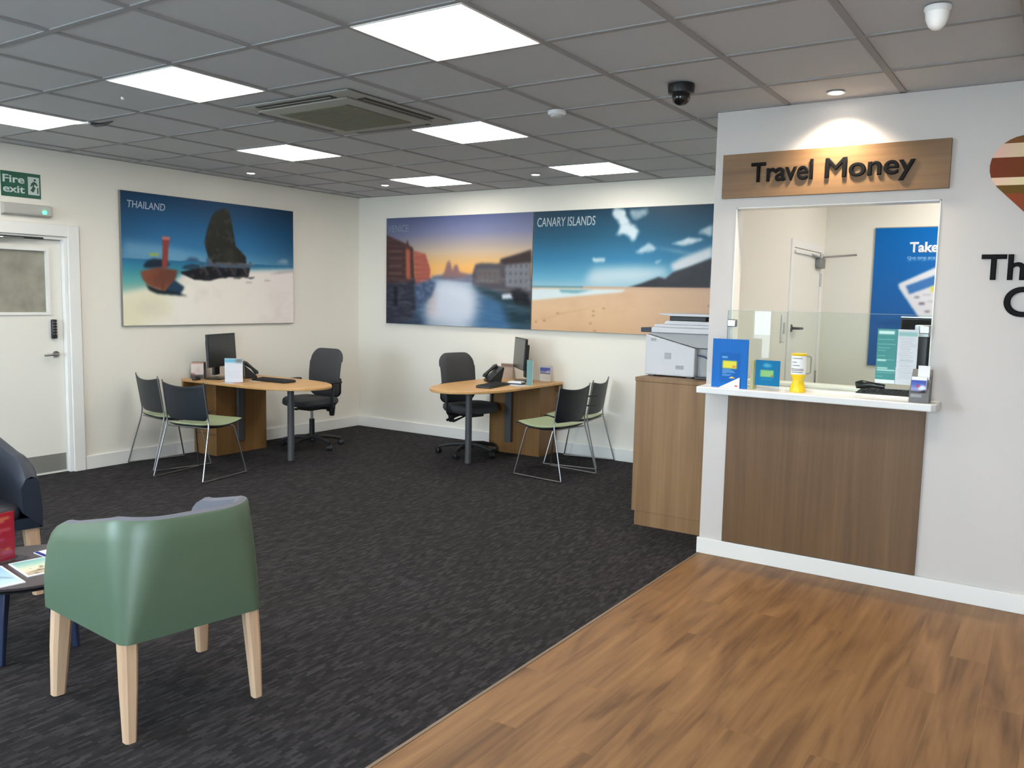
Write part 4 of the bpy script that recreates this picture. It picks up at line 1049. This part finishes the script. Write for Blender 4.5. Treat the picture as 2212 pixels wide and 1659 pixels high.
# notices stuck inside the glass
nt_ = thing('notice', 'teal green notice with white heading stuck behind the glass screen', 'notice', (6.162, -2.4115, 1.138))
MB().box(0, .100, .0, .0012, 0, .295).build('sheet', M_paper, nt_)
cv = Canvas(44, 130, 31); cv.fill((70, 142, 144)); cv.rect(0, 0, 1, .065, (232, 240, 242)); cv.rect(.06, .90, .86, .965, (214, 236, 236), 1)
for y_, w1 in ((.80, .8), (.72, .85), (.65, .6), (.60, .4), (.50, .4), (.43, .85), (.24, .9), (.19, .9), (.12, .3)): cv.rect(.06, y_, .06 + w1, y_ + .007, (140, 196, 198))
cv.rect(.06, .41, .5, .435, (204, 232, 232), 1); cv.rect(.06, .265, .6, .29, (204, 232, 232), 1); cv.rect(.06, .23, 1, .255, (204, 232, 232), 1)
print_obj('front_print', cv, .100, .295, nt_, frameM((0, -.0006, 0), (1, 0, 0), (0, 0, 1)))
n2 = thing('notice', 'white notice with fine lines of text stuck behind the glass screen', 'notice', (6.264, -2.4115, 1.136))
MB().box(0, .100, .0, .0012, 0, .297).build('sheet', M_paper, n2)
cv = Canvas(44, 130, 32); cv.fill((216, 214, 224)); cv.rect(.04, .88, .96, .96, (150, 190, 192), 1)
rs = np.random.RandomState(3)
for i_ in range(26):
    y_ = .84 - i_ * .029; cv.rect(.05 + (.1 if i_ % 5 else 0), y_, .6 + .35 * rs.rand(), y_ + .008, (184, 180, 192))
print_obj('front_print', cv, .100, .297, n2, frameM((0, -.0006, 0), (1, 0, 0), (0, 0, 1)))
# leaflet dispenser, right end
ds = thing('leaflet_dispenser', 'grey card dispenser holding small picture leaflets, right end of the counter', 'leaflet holder', (6.358, -2.560, CT))
MB().prism([(0, 0), (.09, 0), (.09, .155), (.085, .17), (.035, .105), (0, .045)], 0, .095, 'x').build('card_body', mat('mid_grey_card', lin(98, 98, 100), .5), ds, bevel=.001)
l1 = MB().box(.006, .078, .004, .022, .05, .135, Matrix.Rotation(-.12, 4, 'X')).build('leaflets', M_paper, ds)
cv = Canvas(40, 44, 33); cv.C = cv.vgrad([(0, (60, 56, 66)), (.2, (150, 160, 206)), (.5, (90, 106, 184)), (.78, (60, 80, 166)), (.8, (236, 238, 244)), (1, (236, 238, 244))])
cv.poly([(.3, .4), (.42, .52), (.6, .42), (.5, .32)], (190, 60, 80), 1); cv.poly([(.45, .25), (.7, .5), (1, .4), (1, .2), (.6, .18)], (226, 228, 238), 2); cv.poly([(.5, .0), (1, 0), (1, .22), (.7, .12)], (48, 44, 50), 1)
print_obj('leaflet_cover', cv, .070, .082, ds, frameM((.007, .0024, .052), (1, 0, 0), (0, .12, .993)))
MB().box(.030, .086, .045, .058, .10, .190).build('rear_leaflets', M_white, ds)
MB().box(.008, .060, -.0012, -.0003, .028, .044).build('grey_text_line', mat('pale_grey_ink', lin(150, 150, 150), .5), ds)
# behind the screen: keyboard, handset, monitor
kb = thing('keyboard', 'black keyboard lying behind the glass screen at the counter', 'keyboard', (6.06, -2.385, CT), .0)
MB().prism([(0, 0), (.16, 0), (.16, .028), (0, .016)], 0, .33, 'x').build('case', M_black, kb, bevel=.004)
kk = MB()
for r in range(5):
    for c_ in range(15): kk.box(.010 + c_*.0208, .028 + c_*.0208, .014 + r*.028, .036 + r*.028, .017 + r*.0024, .0215 + r*.0026)
kk.build('keys', M_blackm, kb)
hs = thing('telephone_handset', 'shiny black rounded handset end lying on the counter behind the glass', 'telephone', (6.085, -2.352, CT + .030), .05)
hh = MB(); hh.tube([(-.03, 0, .004), (.0, 0, .010), (.05, 0, .010), (.12, 0, .004)], [.020, .024, .016, .013], 14)
hs_ = hh.build('handset', mat('shiny_black', (.008, .008, .01, 1), .1), hs)
hs.location.z = CT + .048
mn = thing('till_monitor', 'black monitor seen above the notices behind the counter glass', 'monitor', (6.40, -1.97, CT), -.2)
MB().box(-.20, .16, -.02, .02, .11, .43).build('screen_housing', M_black, mn, bevel=.006)
MB().box(-.19, .15, -.0215, -.020, .12, .42).build('screen', mat('dark_screen', (.006, .007, .009, 1), .6, spec=.1), mn)
MB().box(-.205, .165, .0, .021, .4302, .436).build('silver_rim', M_chrome, mn)
MB().box(-.03, .03, .0, .02, 0, .12).build('stand_neck', M_black, mn); MB().cyl((0, 0), .08, 0, .012, 24).build('stand_base', M_black, mn)
pp = thing('till_computer', 'narrow dark navy upright unit with a silver top beside the white notice', 'computer', (6.36, -2.22, CT))
MB().box(-.035, .03, -.03, .08, 0, .33).build('case', mat('navy_black_case', (.012, .014, .022, 1), .3), pp, bevel=.004)
MB().box(-.038, .033, -.033, .083, .33, .395).build('silver_cap', mat('silver_plastic', lin(190, 198, 210), .25, .3), pp, bevel=.004)

# ---- inside the office: door, closer, poster
d2 = thing('door_2', 'cream office door in the side wall seen through the service opening', 'door', (5.243, KD1 - .03, 0)); d2['kind'] = 'structure'
MB().box(0, .044, KD0 - KD1 + .06, 0, .008, 1.972).build('leaf', M_door, d2)
h2 = MB(); h2.tube([(.044, -.78, 1.375), (.052, -.78, 1.375)], .028, 18); h2.tube([(.05, -.78, 1.375), (.095, -.78, 1.375), (.097, -.66, 1.372)], .010, 10, smooth=.02)
h2.build('lever_handle', mat('dark_bronze', (.10, .095, .09, 1), .35, .8), d2)
for z in (.90, 1.70): MB().cyl((.050, .006), .009, z, z + .11, 12).build('hinge', M_steel, d2)
ar2 = MB(); aw = .035
ar2.box(5.245, 5.297, KD1 - .028, KD1 + aw, 0, 2.0 + aw); ar2.box(5.245, 5.297, KD0 - aw, KD0 + .028, 0, 2.0 + aw); ar2.box(5.245, 5.2968, KD0, KD1, 1.975, 2.0 + aw)
struct(ar2.build('trim_6', M_gloss, bevel=.003))
dc = thing('door_closer', 'grey door closer with a long arm at the top of the office door', 'door closer', (5.288, -.20, 1.90))
MB().box(0, .045, -.10, .05, -.055, .03).build('closer_body', mat('closer_grey', lin(128, 128, 126), .4, .4), dc, bevel=.008)
MB().box(0.0, .018, -.74, -.08, .035, .053).build('slide_track', M_white, dc, bevel=.003)
a3 = MB(); a3.tube([(.03, -.03, .035), (.30, -.05, .050)], .008, 8); a3.tube([(.03, -.02, .028), (.02, -.30, .045)], .008, 8); a3.cyl((.03, -.03), .014, .02, .06, 12)
a3.build('arm', M_steel, dc)
ek = thing('entry_keypad', 'white entry button plate beside the office door frame', 'switch', (5.2855, -1.135, 1.28))
MB().box(0, .014, -.035, .035, 0, .20).build('plate', M_white, ek, bevel=.004)
MB().box(.014, .020, -.02, .02, .06, .14).build('button', mat('button_grey', lin(196, 196, 190), .4), ek, bevel=.002)
ps = thing('blue_poster', 'tall bright blue poster with white word Take and a phone, inside the office', 'poster', (5.675, -.012, 1.072))
MB().box(-.006, .756, .0005, .011, -.006, 1.108).build('backing_frame', mat('poster_frame', lin(150, 150, 146), .4), ps)
cv = Canvas(130, 190, 41); cv.C = cv.vgrad([(0, (38, 92, 160)), (.5, (26, 98, 172)), (1, (0, 104, 184))])
cv.poly([(.55, .70), (.30, .615), (.255, .60), (.27, .565), (.62, .22), (.9, .35), (.72, .76)], (222, 224, 232), 1)
cv.poly([(.33, .585), (.62, .665), (.67, .61), (.37, .525)], (62, 118, 184), 1); cv.poly([(.56, .575), (.66, .60), (.64, .54), (.58, .545)], (220, 214, 90), 1)
for x_, y_ in ((.42, .50), (.47, .455), (.53, .40)): cv.rect(x_, y_, x_ + .05, y_ + .012, (110, 100, 120), 1)
for x_, y_ in ((.50, .52), (.55, .475)): cv.rect(x_, y_, x_ + .08, y_ + .006, (160, 160, 166), 1)
cv.poly([(.05, .30), (.15, .33), (.3, .34), (.35, .32), (.3, .29)], (12, 84, 152), 2)
for i_ in range(9): cv.rect(.34 + i_*.045, .765 + (i_ % 3) * .003, .372 + i_*.045, .785, (140, 180, 222), 1, .8)
print_obj('poster_print', cv, .75, 1.10, ps, frameM((0, -.0004, .001), (1, 0, 0), (0, 0, 1)), .3)
M_pt = mat('poster_white', lin(226, 232, 240), .4)
text_mesh('lettering', 'Take', .1, .0008, M_pt, ps, frameM((.257, -.001, .905), (1, 0, 0), (0, 0, 1)), bold=.004, fit=(.205, .083))
text_mesh('small_lettering', 'Our new pre', .03, .0005, mat('poster_pale', lin(150, 188, 226), .4), ps, frameM((.245, -.001, .852), (1, 0, 0), (0, 0, 1)), fit=(.20, .026))

# ================================================================== CABINET AND PRINTER
cb_ = thing('printer_cabinet', 'tall oak effect cabinet between the visitor chairs and the counter wall', 'cabinet', (4.56, -2.05, 0))
MB().box(0, .632, 0, .52, 1.007, 1.035).build('top_board', M_cab, cb_, bevel=.002)
MB().box(.004, .632, .002, .52, .10, 1.006).build('body', M_cab, cb_, bevel=.001)
MB().box(.028, .632, .004, .50, 0, .0995).build('plinth', M_cab, cb_)
pr = thing('printer', 'white multifunction printer with dark blue control panel on the oak cabinet', 'printer', (0, 0, 1.0355))
q0, q1 = -1.90, -1.56
M_prw = mat('printer_white', (.57, .57, .595, 1), .45); M_prg = mat('printer_grey', (.34, .34, .345, 1), .45); M_prd = mat('printer_dark', (.02, .02, .022, 1), .5)
MB().prism([(4.560, .008), (4.925, .008), (4.925, .205), (4.560, .292)], q0, q1, 'y').build('body', M_prw, pr, bevel=.008)
MB().prism([(4.926, .012), (5.15, .012), (5.15, .205), (4.926, .205)], q0 + .05, q1, 'y').build('rear_tray', M_prg, pr, bevel=.004)
MB().prism([(4.562, .296), (4.927, .209), (5.17, .209), (5.17, .302), (4.60, .302)], q0 + .012, q1, 'y').build('output_bay', M_prg, pr, bevel=.003)
MB().box(5.04, 5.10, q0 + .008, q0 + .014, .235, .285).build('side_port', M_prd, pr, bevel=.002)
MB().box(4.60, 5.18, q0 - .004, q1, .303, .341).build('scanner_bed', M_prw, pr, bevel=.006)
MB().box(4.615, 5.17, q0 + .004, q1, .3415, .362).build('scanner_lid', M_prw, pr, bevel=.005)
ad_ = MB().prism([(4.68, .3625), (5.17, .3625), (5.17, .388), (4.70, .388)], q0 + .015, q1 + .02, 'y').build('document_feeder', M_prw, pr, bevel=.004)
MB().box(4.72, 4.98, q0 + .03, q1 + .04, .3885, .420).build('feeder_throat', M_prd, ad_, bevel=.004)
MB().prism([(4.645, .437), (4.665, .428), (4.74, .4205), (5.17, .4205), (5.17, .440)], q0 + .005, q1 + .03, 'y').build('feeder_tray', M_prw, pr, bevel=.003)
MB().box(4.515, 4.598, q0 + .01, q1 - .03, .304, .336).build('control_panel', mat('navy_panel', (.010, .016, .034, 1), .45), pr, bevel=.004)
vt = MB()
for x_, z_, w1, h1 in ((4.60, .245, .04, .022), (4.705, .125, .05, .045), (4.79, .058, .058, .028)):
    for i_ in range(6): vt.box(x_, x_ + w1, q0 - .0015, q0, z_ + h1 * i_ / 6, z_ + h1 * i_ / 6 + h1 / 12)
vt.build('side_vents', mat('vent_grey', (.25, .25, .26, 1), .6), pr)
ft = MB(); 
for x_ in (4.60, 4.88): ft.box(x_ - .02, x_ + .02, q0 + .02, q0 + .06, 0, .008); ft.box(x_ - .02, x_ + .02, q1 - .06, q1 - .02, 0, .008)
ft.build('rubber_feet', M_black, pr)
cbz = MB().tube([(4.94, q0 + .02, .16), (5.0, q0 + .0, .15), (5.06, q0 + .0, .12), (5.12, q0 - .01, .09)], .005, 8)
cbz.build('cable', mat('blue_cable', (.02, .03, .10, 1), .5), pr)
tag(MB().prism([(4.94, q0 - .03), (5.18, q0 - .04), (5.18, q0 + .04), (4.94, q0 + .04)], 1.0355, 1.050).build('black_tray', M_black, bevel=.004), 'flat black tray of cables behind the printer on the cabinet', 'tray')

# ================================================================== THINGS ON THE DESKS
DT = .7255
def monitor(label, loc, rz, tilt=0.06):
    """screen faces +Y before turning"""
    t = thing('monitor', label, 'monitor', loc, rz, 'black desk monitors')
    R_ = Matrix.Translation((0, 0, .28)) @ Matrix.Rotation(tilt, 4, 'X')
    MB().box(-.24, .24, -.012, .012, -.155, .155).build('screen_housing', M_black, t, bevel=.004, M=R_)
    MB().box(-.20, .20, -.045, -.012, -.11, .10).build('rear_cover', M_blackm, t, bevel=.012, M=R_)
    MB().box(-.228, .228, .0122, .0135, -.143, .143).build('screen', mat('off_screen', (.022, .023, .024, 1), .22), t, M=R_)
    MB().box(-.045, .045, -.075, -.045, .04, .32).build('stand_post', M_black, t, bevel=.006)
    MB().box(-.10, .10, -.12, .04, 0, .012).build('stand_foot', M_black, t, bevel=.005)
    return t
m1 = monitor('black monitor turned to the room on the Thailand desk', (.29, -2.17, DT), math.atan2(.36, .93) - PI/2)
m2 = dup(m1, (2.47, -.28, DT), math.atan2(-.72, -.70) - PI/2, 'black monitor seen edge on, on the Venice desk')
def desk_phone(label, loc, rz):
    """display and keys face +Y, sloping up to the back (-Y)"""
    t = thing('desk_telephone', label, 'telephone', loc, rz, 'black desk telephones')
    MB().prism([(.10, 0), (.10, .020), (-.045, .155), (-.062, .148), (-.030, .0)], -.105, .105, 'x').build('body', M_black, t, bevel=.007)
    Q = Matrix(((-1, 0, 0, 0), (0, -.732, .681, .10), (0, .681, .732, .02), (0, 0, 0, 1))) @ Matrix.Translation((0, 0, -.0265))
    MB().box(.0, .085, .12, .17, .0262, .0285).build('display', mat('phone_display', (.05, .06, .07, 1), .2), t, M=Q)
    kk = MB()
    for r in range(4):
        for c_ in range(4): kk.box(-.01 + c_*.022, .006 + c_*.022, .022 + r*.021, .036 + r*.021, .0262, .030)
    kk.build('keys', mat('phone_keys', (.06, .062, .066, 1), .5), t, M=Q)
    hsm = MB(); hsm.tube([(-.075, .016, .040), (-.075, .03, .050), (-.075, .09, .054), (-.075, .16, .048), (-.075, .185, .036)], [.022, .022, .014, .022, .022], 12)
    hsm.build('handset', M_black, t, M=Q)
    MB().tube([(-.09, .10, .03), (-.15, .10, .0), (-.15, .05, .01), (-.09, .03, .035)], .004, 8).build('cord', M_black, t)
    return t
p1 = desk_phone('black desk telephone propped up on the Thailand desk', (.33, -1.93, DT + .001), -.50)
p2 = dup(p1, (2.33, -.50, DT + .001), math.atan2(-.6, -.8) - PI/2 + .2, 'black desk telephone propped up on the Venice desk')
def keyboard(label, loc, rz):
    t = thing('keyboard', label, 'keyboard', loc, rz, 'black desk keyboards')
    MB().prism([(-.075, 0), (.075, 0), (.075, .024), (-.075, .013)], -.215, .215, 'x').build('case', M_black, t, bevel=.004)
    kk = MB()
    for r in range(5):
        for c_ in range(18): kk.box(-.205 + c_*.0228, -.186 + c_*.0228, -.066 + r*.027, -.044 + r*.027, .0145 + r*.002, .0185 + r*.0022)
    kk.build('keys', M_blackm, t)
    return t
k1 = keyboard('black keyboard along the front of the Thailand desk', (.80, -1.98, DT), .05)
k2 = dup(k1, (2.55, -.86, DT), PI/2 + .15, 'black keyboard by the front edge of the Venice desk')
def tent(name, label, loc, rz, w_, h_, cv, backcol, slant=.05, cat='leaflet holder', body=M_acryl):
    t = thing(name, label, cat, loc, rz)
    MB().prism([(-.02, 0), (.05, 0), (.05, .006), (slant + .004, .006), (slant * .2 + .0, h_), (slant * .2 - .004, h_), (-.02, .006)], 0, w_, 'x').build('holder', body, t)
    MB().box(.004, w_ - .004, -.0255, -.0225, .006, h_).build('card', M_paper if backcol is None else backcol, t)
    print_obj('front_print', cv, w_ - .01, h_ - .008, t, frameM((.005, -.0260, .007), (1, 0, 0), (0, 0, 1)))
    return t
cv = Canvas(40, 50, 51); cv.fill((206, 208, 214)); cv.rect(0, .82, 1, 1, (110, 170, 194), 1); cv.rect(.62, .82, 1, 1, (120, 116, 112), 2)
for i_ in range(10): cv.rect(.1, .74 - i_*.06, .85, .75 - i_*.06, (196, 198, 206))
tent('leaflet_stand', 'clear stand with white leaflet headed in teal on the Thailand desk', (.56, -2.34, DT), .66, .17, .225, cv, None)
cv = Canvas(40, 50, 52); cv.fill((216, 200, 192)); cv.rect(0, .93, 1, 1, (190, 110, 80), 1); cv.poly([(.3, .4), (.6, .7), (.7, .4)], (206, 150, 140), 4, .6); cv.rect(0, 0, 1, .22, (88, 80, 76), 1); cv.rect(0, .22, .3, .3, (130, 60, 60), 2)
bc = thing('card_holder', 'small dark card holder with white and orange leaflets by the wall on the Thailand desk', 'leaflet holder', (.05, -2.34, DT), .75)
MB().prism([(0, 0), (.09, 0), (.09, .14), (.075, .155), (.0, .04)], 0, .125, 'x').build('holder', mat('dark_brown_holder', (.03, .026, .024, 1), .5), bc, bevel=.001)
MB().box(.006, .119, -.004, .012, .004, .155).build('leaflets', M_paper, bc)
print_obj('front_print', cv, .113, .150, bc, frameM((.006, -.0046, .005), (1, 0, 0), (0, 0, 1)))
cvp = Canvas(30, 30, 53); cvp.fill((216, 218, 224)); cvp.rect(0, 0, 1, .14, (196, 70, 80), 1)
sheet('paper_sheet', 'white sheet with a red edge under the leaflet stand on the Thailand desk', 'paper', (.72, -2.37, math.radians(100), .16, .16), DT, cvp, th=.0012)
sheet('paper_sheet', 'plain white sheet under the telephone on the Thailand desk', 'paper', (.62, -2.13, math.radians(35), .14, .12), DT, Canvas(4, 4).fill((216, 220, 224)), th=.0012)
ms = thing('mouse', 'black computer mouse beside the card holder on the Thailand desk', 'mouse', (.20, -2.385, DT), .3)
MB().rings([[(.03*s*math.cos(2*PI*k_/20), .055*s*math.sin(2*PI*k_/20), z) for k_ in range(20)] for s, z in ((.95, 0), (1, .01), (.88, .024), (.5, .034), (.1, .037))]).build('shell', M_black, ms)
MB().tube([(0, .05, .01), (-.02, .075, .004), (-.06, .085, .004)], .002, 6).build('cable', M_black, ms)
# Venice desk
cv = Canvas(20, 50, 54); cv.fill((112, 150, 152)); 
fl = thing('leaflet_file', 'tall teal leaflet file standing end on, on the Venice desk', 'file', (2.725, -.555, DT), .55)
MB().box(0, .055, 0, .15, 0, .235).build('file_body', mat('teal_grey_card', lin(112, 152, 154), .5), fl, bevel=.001)
MB().box(.0555, .06, .0, .15, 0, .23).build('clear_cover', mat('frosted_sleeve', lin(196, 192, 182), .4), fl)
MB().box(.0601, .0612, .04, .10, .12, .18).build('brown_patch', mat('brown_patch', lin(160, 120, 104), .5), fl)
cv = Canvas(40, 50, 55); cv.C = cv.vgrad([(0, (214, 208, 202)), (.46, (214, 208, 202)), (.5, (80, 70, 70)), (.56, (170, 176, 206)), (.66, (100, 112, 186)), (.84, (86, 98, 176)), (.9, (206, 206, 210)), (1, (206, 206, 210))])
cv.poly([(.4, .72), (.6, .72), (.55, .62)], (180, 80, 90), 2); cv.poly([(.5, .6), (.9, .7), (1, .62), (.7, .55)], (210, 212, 226), 2)
tent('card_holder', 'clear holder with blue and white picture leaflets by the wall on the Venice desk', (2.625, -.13, DT), .05, .125, .165, cv, None, body=M_acryl)
MB_w = MB(); MB_w.prism([(0, 0), (.05, .02), (.0, .035)], 0, .004, 'y')
sheet('paper_sheet', 'white sheet lying on the front edge of the Venice desk', 'paper', (2.745, -.72, math.radians(75), .15, .21), DT, Canvas(4, 4).fill((206, 210, 220)), th=.0012)
tr = thing('paper_tray', 'low black tray of white papers below the monitor on the Venice desk', 'tray', (2.53, -.60, DT), .2)
MB().box(0, .15, 0, .11, 0, .012).build('tray', M_black, tr, bevel=.003); MB().box(.006, .144, .006, .104, .0125, .026).build('papers', M_paper, tr)
cv = Canvas(20, 20, 56); cv.fill((176, 160, 146)); cv.rect(.0, .8, 1, 1, (110, 84, 76), 1)
pc = thing('photo_card', 'small brownish card standing behind the telephone on the Venice desk', 'card', (2.13, -.12, DT), 0)
MB().prism([(0, 0), (.06, 0), (.012, .155), (.006, .155)], 0, .15, 'x').build('card', mat('taupe_card', lin(170, 160, 146), .6), pc)
print_obj('front_print', cv, .148, .15, pc, frameM((.001, -.0008, .001), (1, 0, 0), (0, .038, 1)))
# wall socket under the Thailand desk
so = thing('wall_socket', 'white double socket plate low on the left wall behind the swivel chair', 'socket', (0, -.86, .36))
MB().box(0, .010, 0, .146, 0, .086).build('plate', M_white, so, bevel=.003)
MB().box(.010, .013, .02, .04, .03, .056).build('switch', M_white, so); MB().box(.010, .013, .105, .125, .03, .056).build('switch', M_white, so)
